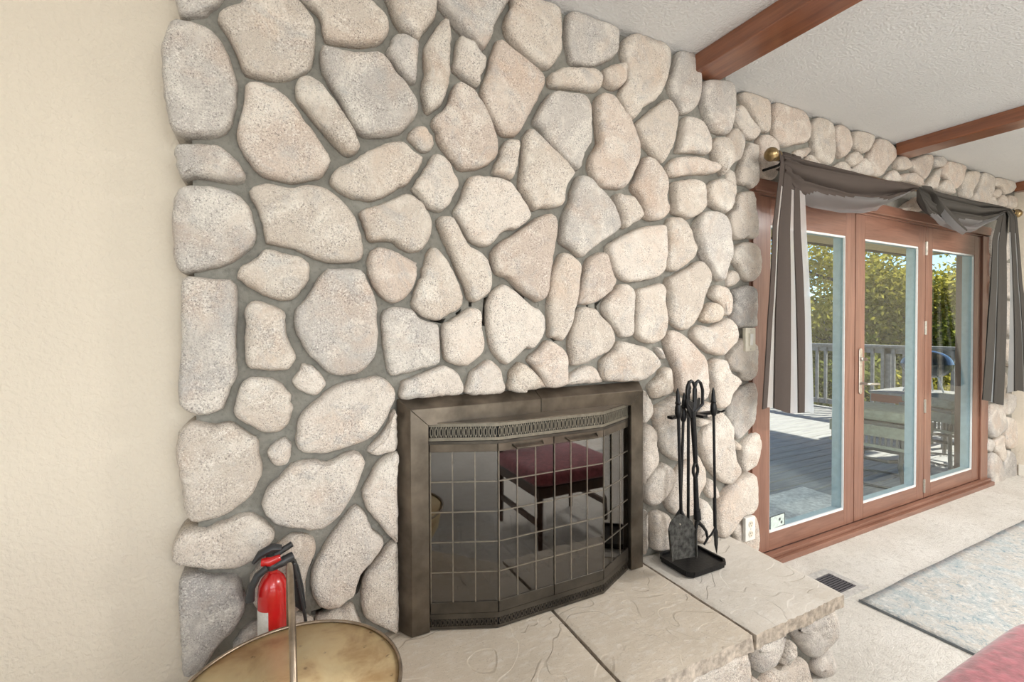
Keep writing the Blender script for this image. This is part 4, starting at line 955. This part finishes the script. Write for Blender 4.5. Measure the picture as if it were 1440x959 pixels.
for zz in (.207, .257):
    o = MB().lathe((2.137, 1.553, zz), [(.0165, -.003), (.0165, .001)], 20, 'y').build('socket', M['ivory'], t, bev=.0006)
    m = MB()
    for dx in (-.006, .006): m.box((2.137+dx-.0012, 1.5495, zz+.001), (2.137+dx+.0012, 1.551, zz+.010))
    m.box((2.137-.002, 1.5495, zz-.010), (2.137+.002, 1.551, zz-.005)); m.build('slots', M['black'], o)
MB().lathe((2.137, 1.553, .232), [(.003, -.0012), (.003, .001)], 10, 'y').build('screw', M['steel'], t)

# ------------------------------------------------------------------ patio doors
PF, PE = 1.600, 1.672
fr = thing('trim_1', (3.62, 1.63, 0), 'stained wooden frame of the patio doors', kind='structure')
MB().box((DX0, 1.605, 0), (2.258, 1.75, 2.028)).build('jamb', M['door'], fr, bev=.002)
MB().box((2.205, 1.594, .04), (2.258, 1.61, 1.955)).build('jamb_casing', M['door'], fr, bev=.002)
MB().box((4.905, 1.605, 0), (DX1, 1.75, 2.028)).build('jamb', M['door'], fr, bev=.002)
MB().box((4.905, 1.588, .03), (5.03, 1.61, 1.955)).build('jamb_casing', M['door'], fr, bev=.003)
MB().box((2.258, 1.605, 1.950), (4.905, 1.75, 2.028)).build('head', M['doorx'], fr, bev=.002)
MB().box((2.205, 1.580, 1.962), (5.03, 1.612, 2.026)).build('head_casing', M['doorx'], fr, bev=.004)
MB().box((2.22, 1.545, 0), (5.03, 1.75, .030)).build('sill', M['doorx'], fr, bev=.003)
MB().box((2.22, 1.565, .03), (5.03, 1.60, .050)).build('sill_lip', M['doorx'], fr, bev=.003)
panels = [(2.262, 3.157, 2.354, 3.057), (3.165, 4.028, 3.268, 3.932), (4.034, 4.900, 4.129, 4.790)]
for k, (a, b, ga, gb) in enumerate(panels):
    dn = thing('door_%d' % (k+1), ((a+b)/2, PF, .05), ('stained wooden glass door panel behind the long curtain tail', 'stained wooden glass door panel with lever handle', 'stained wooden glass door panel beside the end wall')[k], kind='structure')
    z0, z1, gz0, gz1 = .052, 1.946, .146, 1.800
    MB().box((a, PF, z0), (ga, PF+.015, z1)).build('stile', M['door'], dn, bev=.002)
    MB().box((gb, PF, z0), (b, PF+.015, z1)).build('stile', M['door'], dn, bev=.002)
    MB().box((ga, PF, gz1), (gb, PF+.015, z1)).build('rail', M['doorx'], dn, bev=.001)
    MB().box((ga, PF, z0), (gb, PF+.015, gz0)).build('rail', M['doorx'], dn, bev=.001)
    m = MB().box((a, PF+.015, z0), (ga, PE, z1)).box((gb, PF+.015, z0), (b, PE, z1)).box((ga, PF+.015, gz1), (gb, PE, z1)).box((ga, PF+.015, z0), (gb, PE, gz0))
    m.build('outer_frame', M['extpaint'], dn)
    e = .011
    m = MB().box((gb-.004, PF+.003, gz0), (gb, PF+.014, gz1)).box((ga, PF+.003, gz0), (ga+.004, PF+.014, gz1)).box((ga, PF+.003, gz1-e), (gb, PF+.014, gz1)).box((ga, PF+.003, gz0), (gb, PF+.014, gz0+e))
    m.build('glazing_bead', M['bead'], dn)
    MB().box((ga+.001, PF+.016, gz0+.001), (gb-.001, PF+.021, gz1-.001)).build('pane', M['glass'], dn)
    if k == 1:
        hz0, hz1 = .855, 1.105; hx = 3.216
        hd = thing('lever_handle', (hx, PF, .98)); hd.parent = dn; hd.location = WL[hd]-WL[dn]; tag(hd, 'bright nickel lever handle and lock plate')
        MB().prism([(hx+.017*math.cos(q), PF-.001, (hz1 if math.sin(q) >= 0 else hz0)+.017*math.sin(q)) for q in [math.pi*(i+.5)/8 for i in range(16)]], (0, -.006, 0)).build('escutcheon', M['steel'], hd, bev=.001, seg=1)
        MB().tube([(hx, PF-.005, .905), (hx, PF-.045, .905), (hx+.02, PF-.055, .905), (hx+.11, PF-.052, .900)], [.010, .008, .0085, .0065], 10).build('lever', M['steel'], hd, smooth=True)
        MB().lathe((hx, PF-.007, 1.055), [(.013, 0), (.013, -.010), (.010, -.013)], 16, 'y').build('lock_cylinder', M['steel'], hd, smooth=True)
        MB().bar((hx, PF-.030, 1.045), (hx, PF-.030, 1.065), .004, .018, (0, 1, 0)).build('thumb_turn', M['steel'], hd)
    if k == 2:
        for yy in (350, 461, 570, 681):
            p = onY(1305.5, yy, PF)
            h = MB().box((4.020, PF-.002, p.z-.045), (4.031, PF+.002, p.z+.045)).box((4.033, PF-.003, p.z-.045), (4.046, PF+.001, p.z+.045)); h.tube([(4.032, PF-.005, p.z-.047), (4.032, PF-.005, p.z+.047)], .0055, 8)
            h.build('hinge', M['steel'], dn)
    if k == 0:
        sx = thing('window_sticker', (2.40, PF+.0145, gz0+.02)); sx.parent = dn; sx.location = WL[sx]-WL[dn]; tag(sx, 'pale green sticker with dark outline in the pane corner')
        q = [onY(x, y, PF+.0152) for x, y in ((1083, 727.5), (1103, 721), (1103, 737.5), (1083, 745.5))]
        MB().prism(q, (0, .0006, 0)).build('film', M['mint'], sx)
        m = MB()
        for i in range(4): m.bar(q[i]+Vec((0, -.0004, 0)), q[(i+1) % 4]+Vec((0, -.0004, 0)), .0008, .005, (0, 1, 0) if i % 2 else (0, 0, 1))
        m.build('outline', M['stickerdark'], sx)
        for x, y in ((1096.5, 730), (1099, 734)): MB().lathe(onY(x, y, PF+.0150), [(.0085, 0), (.0085, .0004)], 12, 'y').build('mark', M['stickerdark'], sx)

# ------------------------------------------------------------------ curtain rod and draped scarf
RY, RZ0, RZ1, RX0, RX1 = 1.468, 2.098, 2.122, 2.215, 5.06
rod = thing('curtain_rod', ((RX0+RX1)/2, RY, RZ0), 'antique brass curtain rod with ball finials above the patio doors', 'curtain rod')
MB().tube([(RX0, RY, RZ0), (RX1, RY, RZ1)], .0125, 14).build('pole', M['brass'], rod, smooth=True)
for x, z, s in ((RX0, RZ0, -1), (RX1, RZ1, 1)):
    MB().lathe((x, RY, z), [(.0125, 0), (.024, s*.004), (.026, s*.014), (.017, s*.02), (.017, s*.028), (.028, s*.034), (.034, s*.05), (.031, s*.068), (.018, s*.08), (0, s*.084)], 20, 'x').build('finial', M['brass'], rod, smooth=True)
for x, z in ((RX0+.03, RZ0), (RX1-.05, RZ1)):
    m = MB().tube([(x, 1.570, z-.035), (x, RY+.02, z-.035), (x, RY, z-.022)], .007, 8).tube([(x+.0, RY-.012, z-.02), (x, RY-.02, z), (x, RY-.012, z+.016)], .004, 8)
    m.build('bracket', M['iron'], rod, smooth=True)
def rodz(x): return RZ0+(RZ1-RZ0)*(x-RX0)/(RX1-RX0)
sc = thing('scarf_curtain', (3.6, RY, 2.10), 'grey-brown sheer scarf draped in two swags over the curtain rod', 'curtain')
def fold_path(spec, n):
    """spec: list of (fraction, layers) across the width; returns (position, depth, doubled) along the cloth, which folds back on itself"""
    pts = []; x = 0
    for w, lay in spec:
        if lay == 1: pts += [(x, 0.0, 1), (x+w, 0.0, 0)]
        else: pts += [(x, 0.0, 0), (x+w, 0.5, 0), (x, 1.0, 0), (x+w, 1.4, 0)]
        x += w
    out = []
    for i in range(len(pts)-1):
        for k in range(n): t = k/n; t2 = t*t*(3-2*t); out.append((pts[i][0]+(pts[i+1][0]-pts[i][0])*t2, pts[i][1]+(pts[i+1][1]-pts[i][1])*t, pts[i][2]))
    out.append(pts[-1]); return out
def tail(name, left, right, ztop, zbot, spec, y0, mat, hem=None, seed=0, depth=.0045):
    fp = fold_path(spec, 8); nv = 44; vs = []
    for j in range(nv+1):
        v = j/nv
        for i, (s, d, _) in enumerate(fp):
            xa = left(v); xb = right(v); x = xa+(xb-xa)*s
            z = ztop+(zbot+(hem(s) if hem else 0)-ztop)*v
            a = min(1, .25+v*1.2)
            x += .008*a*math.sin(7*s+3.1*v+seed)+.006*a*math.sin(17*s-2.3*v+seed)
            y = y0-depth*d*a - .009*a*math.sin(5.5*math.pi*s+.9*v+seed)-.012*math.sin(math.pi*v)
            if v < .035: y = RY+.02-(.06)*(v/.035) if d > .5 else RY+.005-.03*(v/.035); z = ztop+.016-.016*(v/.035)
            vs.append(Vec((x, y, z)))
    n = len(fp); fs = [(j*n+i, j*n+i+1, (j+1)*n+i+1, (j+1)*n+i) for j in range(nv) for i in range(n-1)]
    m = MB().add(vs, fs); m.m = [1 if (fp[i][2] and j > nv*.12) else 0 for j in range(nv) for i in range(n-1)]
    return m.build(name, mat, sc, smooth='all', recalc=False)
sm = lambda t: t*t*(3-2*t)
def pw(pts):
    def f(v):
        for (v0, a0), (v1, a1) in zip(pts, pts[1:]):
            if v <= v1: return a0+(a1-a0)*(v-v0)/(v1-v0)
        return pts[-1][1]
    return f
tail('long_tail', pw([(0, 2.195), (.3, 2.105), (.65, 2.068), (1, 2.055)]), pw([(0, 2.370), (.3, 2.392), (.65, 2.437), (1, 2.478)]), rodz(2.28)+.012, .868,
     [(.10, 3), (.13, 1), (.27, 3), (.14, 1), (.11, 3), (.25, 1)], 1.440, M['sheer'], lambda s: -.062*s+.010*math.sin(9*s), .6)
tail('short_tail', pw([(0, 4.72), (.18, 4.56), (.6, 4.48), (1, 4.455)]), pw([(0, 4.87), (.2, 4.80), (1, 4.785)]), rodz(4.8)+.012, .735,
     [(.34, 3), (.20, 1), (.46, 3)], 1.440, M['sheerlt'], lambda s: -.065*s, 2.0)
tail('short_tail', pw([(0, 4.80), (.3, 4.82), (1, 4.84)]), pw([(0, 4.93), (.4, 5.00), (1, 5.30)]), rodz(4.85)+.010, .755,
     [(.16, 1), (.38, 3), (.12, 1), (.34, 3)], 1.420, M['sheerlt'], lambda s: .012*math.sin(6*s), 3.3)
def swag(name, xa, xb, prof, folds, seed, mat, yout=.075, vmax=1.0, yoff=0.0):
    nu, nv = 72, 44
    def pz(u):
        for (u0, s0), (u1, s1) in zip(prof, prof[1:]):
            if u <= u1: t = (u-u0)/(u1-u0); t = t*t*(3-2*t)*.5+t*.5; return s0+(s1-s0)*t
        return prof[-1][1]
    def fn(u, v):
        v *= vmax; x = xa+(xb-xa)*u; sag = pz(u)
        ph = folds*v+.30*math.sin(math.pi*u)+seed+.25*noise.noise(Vec((u*3, v*4, seed*7)))
        amp = min(1, sag/.12)
        z = rodz(x)+.014-sag*(v-.030*math.sin(2*math.pi*ph)*amp*math.sin(math.pi*v))
        belly = math.sin(math.pi*u)**.6
        y = RY-.016+yoff-yout*belly*.7*math.sin(math.pi*v)**.7-.024*amp*(math.sin(2*math.pi*ph)+.45*math.sin(4*math.pi*ph+1))*min(1, v*4)
        if v < .08: y = RY+.012+yoff-(.028)*(v/.08)
        return Vec((x, y, z))
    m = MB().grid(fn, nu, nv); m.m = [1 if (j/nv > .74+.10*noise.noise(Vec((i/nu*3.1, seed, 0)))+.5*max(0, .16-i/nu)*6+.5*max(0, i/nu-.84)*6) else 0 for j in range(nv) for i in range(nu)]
    return m.build(name, mat, sc, smooth='all', recalc=False)
P1 = [(0, .12), (.08, .195), (.21, .23), (.36, .25), (.48, .24), (.62, .205), (.77, .135), (.92, .05), (1, .02)]
P2 = [(0, .02), (.03, .10), (.08, .16), (.20, .225), (.34, .24), (.50, .235), (.70, .15), (.84, .075), (.95, .03), (1, .02)]
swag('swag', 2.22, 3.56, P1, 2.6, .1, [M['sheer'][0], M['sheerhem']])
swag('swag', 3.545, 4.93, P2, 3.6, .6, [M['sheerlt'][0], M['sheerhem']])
# end of the second swag crossing behind the knot
vs = []
def cross(u, v):
    x = 3.55+.42*u+.06*(v-.5)*(1-.3*u); z = rodz(x)-.008-.225*u**.8-.085*(v-.5)*(.35+.9*math.sin(math.pi*min(1, u*.9)))
    return Vec((x+.03*v, RY-.045-.035*math.sin(math.pi*v)-.02*u, z))
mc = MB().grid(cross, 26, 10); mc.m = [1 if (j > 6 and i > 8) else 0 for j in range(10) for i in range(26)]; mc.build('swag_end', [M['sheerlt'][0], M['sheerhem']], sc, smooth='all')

# ------------------------------------------------------------------ floor things
t = thing('floor_vent', (2.42, 1.31, 0), 'metal floor register with dark louvres beside the hearth', 'vent')
vx0, vx1, vy0, vy1 = 2.318, 2.522, 1.208, 1.408
MB().box((vx0, vy0, .001), (vx1, vy0+.035, .006)).box((vx0, vy1-.035, .001), (vx1, vy1, .006)).box((vx0, vy0+.035, .001), (vx0+.035, vy1-.035, .006)).box((vx1-.035, vy0+.035, .001), (vx1, vy1-.035, .006)).build('frame', M['vent'], t)
MB().box((vx0+.03, vy0+.03, .0008), (vx1-.03, vy1-.03, .002)).build('duct', M['black'], t)
for k in range(10):
    y = vy0+.042+k*.0128; MB().bar((vx0+.034, y, .0042), (vx1-.034, y, .0042), .006, .0024).build('louvre', M['ventdark'], t)
rx0, rx1, ry0, ry1 = 2.362, 4.95, -1.1, 1.168
t = thing('area_rug', ((rx0+rx1)/2, .03, 0), 'faded blue-grey and beige patterned area rug on the carpet', 'rug')
def rugf(u, v):
    x = rx0+(rx1-rx0)*u; y = ry0+(ry1-ry0)*v+.012*noise.noise(Vec((x*2.2, v*3, 0)))
    return Vec((x, y, .010+.003*noise.noise(Vec((x*3, y*3, 4)))))
MB().grid(rugf, 60, 60).build('pile', M['rug'], t, smooth='all', solid=.006)
MB().box((rx0-.003, ry0, .001), (rx0+.002, ry1+.003, .011)).build('binding', M['rugedge'], t)

# ------------------------------------------------------------------ red chair in the corner of the view
t = thing('upholstered_chair', (1.56, .24, 0), 'red chenille upholstered wooden dining chair with rounded seat corner', 'chair')
def seatf(cx, cy, hx, hy, z0, z1, r):
    prof = [(0, 1), (.0, .0)]
    m = MB(); n = 48; rings = []
    for inset, z in ((.012, z0), (.0, z0+.02), (0, z1-.05), (.006, z1-.028), (.022, z1-.010), (.05, z1-.001), (.14, z1+.008)):
        ring = []
        for k in range(n):
            a = 2*math.pi*(k+.5)/n; c_, s_ = math.cos(a), math.sin(a); e = .22
            ring.append(Vec((cx+(hx-inset)*math.copysign(abs(c_)**e, c_), cy+(hy-inset)*math.copysign(abs(s_)**e, s_), z)))
        rings += ring
    rings.append(Vec((cx, cy, z1+.016)))
    fs = [(r_*n+k, r_*n+(k+1) % n, (r_+1)*n+(k+1) % n, (r_+1)*n+k) for r_ in range(6) for k in range(n)]
    fs += [(6*n+k, 6*n+(k+1) % n, 7*n) for k in range(n)] + [tuple(range(n-1, -1, -1))]
    return m.add(rings, fs)
seatf(1.565, .225, .315, .295, .37, .462, .06).build('seat', M['redcloth'], t, smooth='all', sub=1)
MB().box((1.275, -.045, .31), (1.855, .495, .372)).build('seat_frame', M['chairwood'], t, bev=.006)
for x in (1.295, 1.835):
    for y in (-.03, .475): MB().add([], []).tube([(x, y, .0), (x, y, .34)], [.015, .023], 4).build('leg', M['chairwood'], t, bev=.002)
    MB().bar((x, -.03, .33), (x, -.13, 1.02), .034, .04, (0, 1, 0)).build('back_post', M['chairwood'], t, bev=.004)
    MB().bar((x, -.03, .16), (x, .475, .16), .02, .03).build('stretcher', M['chairwood'], t)
for zz in (.62, .78, .95): 
    y = -.03-.10*(zz-.33)/.69; MB().bar((1.295, y, zz), (1.835, y, zz), .02, .055).build('back_rail', M['chairwood'], t, bev=.004)

# ------------------------------------------------------------------ dining table under the camera, seen in the fireplace glass
t = thing('dining_table', (-.1, -.25, 0), 'dark wooden dining table beside the red chair', 'table')
MB().box((-1.0, -.75, .715), (.80, .25, .750)).build('table_top', M['chairwood'], t, bev=.008)
MB().box((-.92, .14, .62), (.72, .165, .715)).box((-.92, -.665, .62), (.72, -.64, .715)).box((-.92, -.64, .62), (-.895, .14, .715)).box((.695, -.64, .62), (.72, .14, .715)).build('apron', M['chairwood'], t)
for x in (-.93, .73):
    for y in (-.67, .17): MB().tube([(x, y, 0), (x, y, .2), (x, y, .715)], [.022, .030, .036], 10).build('leg', M['chairwood'], t, smooth=True)
# ------------------------------------------------------------------ outside: porch, deck, railing
DKZ = -.11
struct('wall_outside', MB().box((XR+.12, -4.4, -.6), (XR+.2, 1.75, 2.44)), M['house'])
po = thing('porch_roof', (4, 2.6, 2.29), 'tan porch soffit with a dark fascia board outside the doors', 'roof')
MB().box((-3.6, 1.76, 2.30), (8.72, 3.50, 2.40)).build('soffit', M['soffit'], po)
MB().box((-3.6, 3.50, 2.285), (8.72, 3.56, 2.46)).build('fascia', M['soffitdark'], po)
MB().box((-3.6, -4.5, 2.565), (8.72, 3.56, 2.66)).build('roof_deck', M['soffitdark'], po)
dk = thing('deck', (5, 4, DKZ), 'weathered grey wooden deck boards outside the glass doors', kind='structure'); n = 0
y = 1.76; drnd = random.Random(3)
bme = None
while y < 6.6:
    o = MB().box((1.95, y, DKZ-.03), (8.36, y+.130, DKZ)).build('board', M['deck'], dk, bev=.004, seg=1); y += .1425
MB().box((1.95, 1.76, DKZ-.25), (8.36, 6.6, DKZ-.06)).build('joists', M['soffitdark'], dk)
MX1, MY1 = 3.95, 2.39
o = MB().grid(lambda u, v: Vec((2.7+(MX1-2.7)*u, 1.79+(MY1-1.79)*v, DKZ+.010+.003*noise.noise(Vec((u*9, v*5, 2))))), 20, 10).build('door_mat', M['mat'], None, solid=.01)
tag(o, 'pale rough outdoor mat lying on the deck by the door', 'mat')
RXX = 8.30
rl = thing('deck_railing', (RXX, 4, DKZ), 'weathered deck railing with square balusters and a flat top rail', 'railing')
MB().box((RXX-.06, 1.9, .925), (RXX+.08, 6.62, .962)).build('top_rail', M['rail'], rl, bev=.004)
MB().box((RXX-.01, 1.9, .835), (RXX+.03, 6.62, .925)).build('upper_rail', M['rail'], rl)
MB().box((RXX-.01, 1.9, -.055), (RXX+.03, 6.62, .025)).build('lower_rail', M['rail'], rl)
for k in range(34):
    y = 1.98+k*.1385; MB().box((RXX-.042, y, -.05), (RXX-.010, y+.042, .90)).build('baluster', M['rail'], rl)
for y in (1.93, 3.75, 5.6): MB().box((RXX-.01, y-.045, DKZ), (RXX+.08, y+.045, .93)).build('post', M['rail'], rl)
rl2 = thing('deck_railing', (5, 6.6, DKZ), 'weathered deck railing along the far side of the deck', 'railing')
MB().box((2.0, 6.54, .925), (8.22, 6.68, .962)).build('top_rail', M['rail'], rl2, bev=.004)
MB().box((2.0, 6.60, -.055), (8.22, 6.64, .025)).build('lower_rail', M['rail'], rl2)
for k in range(44):
    x = 2.05+k*.1385; MB().box((x, 6.57, -.05), (x+.042, 6.60, .925)).build('baluster', M['rail'], rl2)
for x in (2.05, 4.1, 6.2): MB().box((x-.045, 6.60, DKZ), (x+.045, 6.69, .93)).build('post', M['rail'], rl2)

# ------------------------------------------------------------------ patio furniture
def patio_chair(cx, cy, rz, label, group=None):
    t = thing('patio_stool', (cx, cy, DKZ), label, 'stool', 'patio stools'); b = DKZ
    m = MB(); R_ = lambda x, y, z: Vec((cx+x*math.cos(rz)-y*math.sin(rz), cy+x*math.sin(rz)+y*math.cos(rz), b+z))
    def bx(a, c, name, mat, bev=.004):
        x0, y0, z0 = a; x1, y1, z1 = c
        MB().hexa([R_(x0, y0, z0), R_(x1, y0, z0), R_(x1, y1, z0), R_(x0, y1, z0), R_(x0, y0, z1), R_(x1, y0, z1), R_(x1, y1, z1), R_(x0, y1, z1)]).build(name, mat, t, bev=bev)
    bx((-.26, -.26, .565), (.26, .26, .655), 'cushion', M['cushion'], .03)
    bx((-.27, -.27, .53), (.27, .27, .56), 'seat_frame', M['patio'])
    for i in range(14):
        x = -.25+i*.0385
        bx((x, -.285, .37), (x+.016, -.275, .44), 'slat', M['patio'], 0); bx((x, .275, .37), (x+.016, .285, .44), 'slat', M['patio'], 0)
        bx((-.285, x, .37), (-.275, x+.016, .44), 'slat', M['patio'], 0)
    for s in (-1, 1):
        bx((-.285, s*.275, .44), (.285, s*.287, .53), 'apron', M['cushion'], 0); bx((-.285, s*.275, .345), (.285, s*.287, .37), 'apron_rail', M['cushion'], 0)
    bx((-.287, -.285, .44), (-.275, .285, .53), 'apron', M['cushion'], 0); bx((-.287, -.285, .345), (-.275, .285, .37), 'apron_rail', M['cushion'], 0)
    for sx in (-1, 1):
        for sy in (-1, 1):
            MB().tube([R_(sx*.20, sy*.20, .53), R_(sx*.22, sy*.22, .36), R_(sx*.20, sy*.20, .20), R_(sx*.25, sy*.25, 0.004)], [.016, .016, .018, .018], 8).build('leg', M['patio'], t, smooth=True)
    MB().tube([R_(.235*math.cos(a), .235*math.sin(a), .225) for a in [2*math.pi*(k+.5)/6 for k in range(6)]], .016, 6, closed=True).build('foot_ring', M['patio'], t)
    MB().tube([R_(.265*math.cos(a), .265*math.sin(a), .014) for a in [2*math.pi*k/28 for k in range(28)]], .010, 6, closed=True).build('base_ring', M['patio'], t, smooth=True)
    return t
patio_chair(4.76, 2.20, .12, 'olive cushioned patio stool with slotted apron and foot ring')
patio_chair(6.02, 2.20, 1.2, 'olive cushioned patio stool beside the grill table')
gt = thing('grill_table', (6.9, 2.85, DKZ), 'grey patio table with red-brown wooden edge under the grill', 'table')
MB().box((6.55, 2.36, .425), (7.35, 3.16, .455)).build('table_top', M['rail'], gt, bev=.004)
MB().box((6.57, 2.38, .33), (6.60, 3.14, .425)).build('apron', M['redwood'], gt); MB().box((7.30, 2.38, .33), (7.33, 3.14, .425)).build('apron', M['redwood'], gt)
MB().box((6.60, 2.38, .33), (7.30, 2.41, .425)).build('apron', M['redwood'], gt); MB().box((6.60, 3.11, .33), (7.30, 3.14, .425)).build('apron', M['redwood'], gt)
for x in (6.60, 7.24):
    for y in (2.41, 3.05): MB().box((x, y, DKZ+.002), (x+.06, y+.06, .425)).build('leg', M['rail'], gt, bev=.003)
kg = thing('kettle_grill', (6.95, 2.74, .457), 'dark kettle grill with domed lid standing on the patio table', 'grill')
KX, KY, KZ = 6.95, 2.74, .80
MB().lathe((KX, KY, KZ), [(.0, .165), (.07, .158), (.14, .135), (.20, .095), (.235, .045), (.245, .012), (.250, .004)], 32).build('lid', M['kettle'], kg, smooth=True)
MB().lathe((KX, KY, KZ), [(.248, .002), (.243, -.02), (.225, -.075), (.18, -.125), (.10, -.158), (.0, -.168)], 32).build('bowl', M['kettle'], kg, smooth=True)
MB().tube([(KX-.05, KY, KZ+.158), (KX-.05, KY, KZ+.19), (KX+.05, KY, KZ+.19), (KX+.05, KY, KZ+.158)], .008, 8).build('lid_handle', M['blackplastic'], kg, smooth=True)
for k in range(3):
    a = 2.2+2*math.pi*k/3; MB().tube([(KX+.14*math.cos(a), KY+.14*math.sin(a), KZ-.14), (KX+.22*math.cos(a), KY+.22*math.sin(a), .462)], .009, 8).build('leg', M['alu'], kg, smooth=True)
MB().tube([(KX-.25, KY-.10, KZ-.01), (KX-.30, KY-.08, KZ-.005), (KX-.30, KY+.08, KZ-.005), (KX-.25, KY+.10, KZ-.01)], .008, 8).build('side_handle', M['blackplastic'], kg, smooth=True)

# ------------------------------------------------------------------ hillside and trees
struct('ground', MB().grid(lambda u, v: Vec((8.9+70*u, -25+80*v, -2.2-.05*70*u*0+1.0*noise.noise(Vec((u*6, v*6, 1))))), 30, 30).box((-6, 1.9, -2.6), (9.0, 12, -2.2)), M['grass'], recalc=False)
def tree(x, y, zb, h, cr, leaf, label, nleaf, seed, trunk_r=.10, lsize=.12, squash=1.0, open_=0.0):
    r = random.Random(seed); t = thing('tree', (x, y, zb), label, 'tree', 'trees beyond the deck')
    base = Vec((x, y, zb)); topc = Vec((x+r.uniform(-.3, .3), y+r.uniform(-.3, .3), zb+h*.75))
    tr = MB(); tr.tube([base, base.lerp(topc, .4)+Vec((r.uniform(-.15, .15), r.uniform(-.15, .15), 0)), topc], [trunk_r, trunk_r*.75, trunk_r*.35], 8)
    tr.build('trunk', M['bark'], t, smooth=True)
    cent = []; bm_ = MB()
    for k in range(16):
        a = r.uniform(0, 2*math.pi); el = r.uniform(-.25, 1.2); L = cr*r.uniform(.55, 1.0)
        p0 = base.lerp(topc, r.uniform(.35, .95)); p1 = p0+Vec((math.cos(a)*math.cos(el)*L, math.sin(a)*math.cos(el)*L, math.sin(el)*L*squash))
        mid = p0.lerp(p1, .5)+Vec((r.uniform(-.2, .2), r.uniform(-.2, .2), r.uniform(-.1, .25)))
        bm_.tube([p0, mid, p1], [trunk_r*.4, trunk_r*.25, trunk_r*.08], 6); cent += [(p1, cr*.42), (mid, cr*.36)]
        for q in range(3):
            p2 = p1.lerp(mid, r.uniform(.1, .8)); p3 = p2+Vec((r.uniform(-1, 1), r.uniform(-1, 1), r.uniform(-.4, .9)))*cr*.35
            bm_.tube([p2, p3], [trunk_r*.14, trunk_r*.05], 5); cent.append((p3, cr*.26))
    bm_.build('branches', M['bark'], t, smooth=True)
    vs = []; fs = []
    for i in range(nleaf):
        c, rad = cent[r.randrange(len(cent))]
        d = Vec((r.gauss(0, 1), r.gauss(0, 1), r.gauss(0, 1))); d.normalize(); p = c+d*rad*(r.random()**.45)
        n = Vec((r.gauss(0, 1), r.gauss(0, 1), r.gauss(0, 1)+.4)).normalized(); u = n.orthogonal().normalized(); w = n.cross(u); s = .62*lsize*r.uniform(.6, 1.3)
        a = r.uniform(0, 6.28); e1 = (u*math.cos(a)+w*math.sin(a))*s; e2 = (w*math.cos(a)-u*math.sin(a))*s*.5
        b = len(vs); vs += [p-e1, p+e2, p+e1, p-e2]; fs.append((b, b+1, b+2, b+3))
    tag(MB().add(vs, fs).build('foliage', M[leaf], t, recalc=False), kind='stuff')
TREES = [
    (13.0, 8.2, -2.2, 6.0, 1.9, 'leafa', 'slender green tree with bare dark branches against the sky', 5200, 11, .13, .10),
    (17.0, 11.0, -2.2, 3.9, 2.3, 'leafb', 'yellow-green leafy tree behind the slender branched tree', 22000, 12, .14, .13),
    (13.8, 6.4, -2.2, 6.2, 2.3, 'leafb', 'bright yellow-green oak filling the view past the lever handle', 24000, 13, .15, .11),
    (12.6, 4.9, -2.2, 3.8, 1.7, 'leafa', 'green bushy oak just beyond the deck railing', 20000, 14, .14, .10),
    (16.4, 5.6, -2.2, 3.4, 2.0, 'leafa', 'mid green tree rising behind the kettle grill', 22000, 15, .13, .12),
    (15.2, 2.6, -2.2, 4.4, 1.8, 'leafc', 'dark green tree nearest the right door jamb outside', 20000, 16, .13, .12),
    (20.5, 8.9, -2.2, 5.6, 2.6, 'leafc', 'dark green tree deep in the grove', 20000, 17, .15, .16),
    (21.0, 15.5, -2.2, 4.0, 2.6, 'leafa', 'wide green tree at the far side of the grove', 20000, 18, .15, .16),
    (22.0, 5.4, -2.2, 3.8, 2.4, 'leafc', 'tall dark tree behind the mid green tree', 20000, 19, .15, .16),
]
for a in TREES: tree(*a)
def shrub(x, y, zb, r_, leaf, label, n, seed):
    r = random.Random(seed); t = thing('shrub', (x, y, zb), label, 'shrub', 'shrubs below the deck')
    m = MB()
    for k in range(7):
        a = r.uniform(0, 6.28); m.tube([(x, y, zb), (x+math.cos(a)*r_*.4, y+math.sin(a)*r_*.4, zb+r_*.9), (x+math.cos(a)*r_*.7, y+math.sin(a)*r_*.7, zb+r_*1.5)], [.03, .02, .008], 5)
    m.build('stems', M['bark'], t); vs = []; fs = []
    for i in range(n):
        d = Vec((r.gauss(0, 1), r.gauss(0, 1), r.gauss(0, 1))).normalized(); p = Vec((x, y, zb+r_*1.1))+Vec((d.x*r_, d.y*r_, d.z*r_*1.1))*(r.random()**.4)
        n_ = Vec((r.gauss(0, 1), r.gauss(0, 1), r.gauss(0, 1)+.4)).normalized(); u = n_.orthogonal().normalized(); w = n_.cross(u); s = .055*r.uniform(.6, 1.3)
        b = len(vs); vs += [p-u*s, p+w*s*.5, p+u*s, p-w*s*.5]; fs.append((b, b+1, b+2, b+3))
    tag(MB().add(vs, fs).build('foliage', M[leaf], t, recalc=False), kind='stuff')
for k, (x, y, r_, lf, lab) in enumerate(((10.6, 6.6, 1.25, 'leafa', 'green shrub behind the balusters left of the lever handle'), (10.4, 5.3, 1.3, 'leafc', 'dark green shrub behind the balusters past the patio stool'), (10.8, 4.0, 1.3, 'leafb', 'yellow-green shrub behind the balusters past the grill table'),
                                         (10.9, 2.9, 1.25, 'leafa', 'green shrub behind the railing beside the kettle grill'), (12.5, 7.7, 1.5, 'leafb', 'yellow-green shrub under the slender branched tree'))):
    shrub(x, y, -2.2, r_, lf, lab, 9000, 40+k)
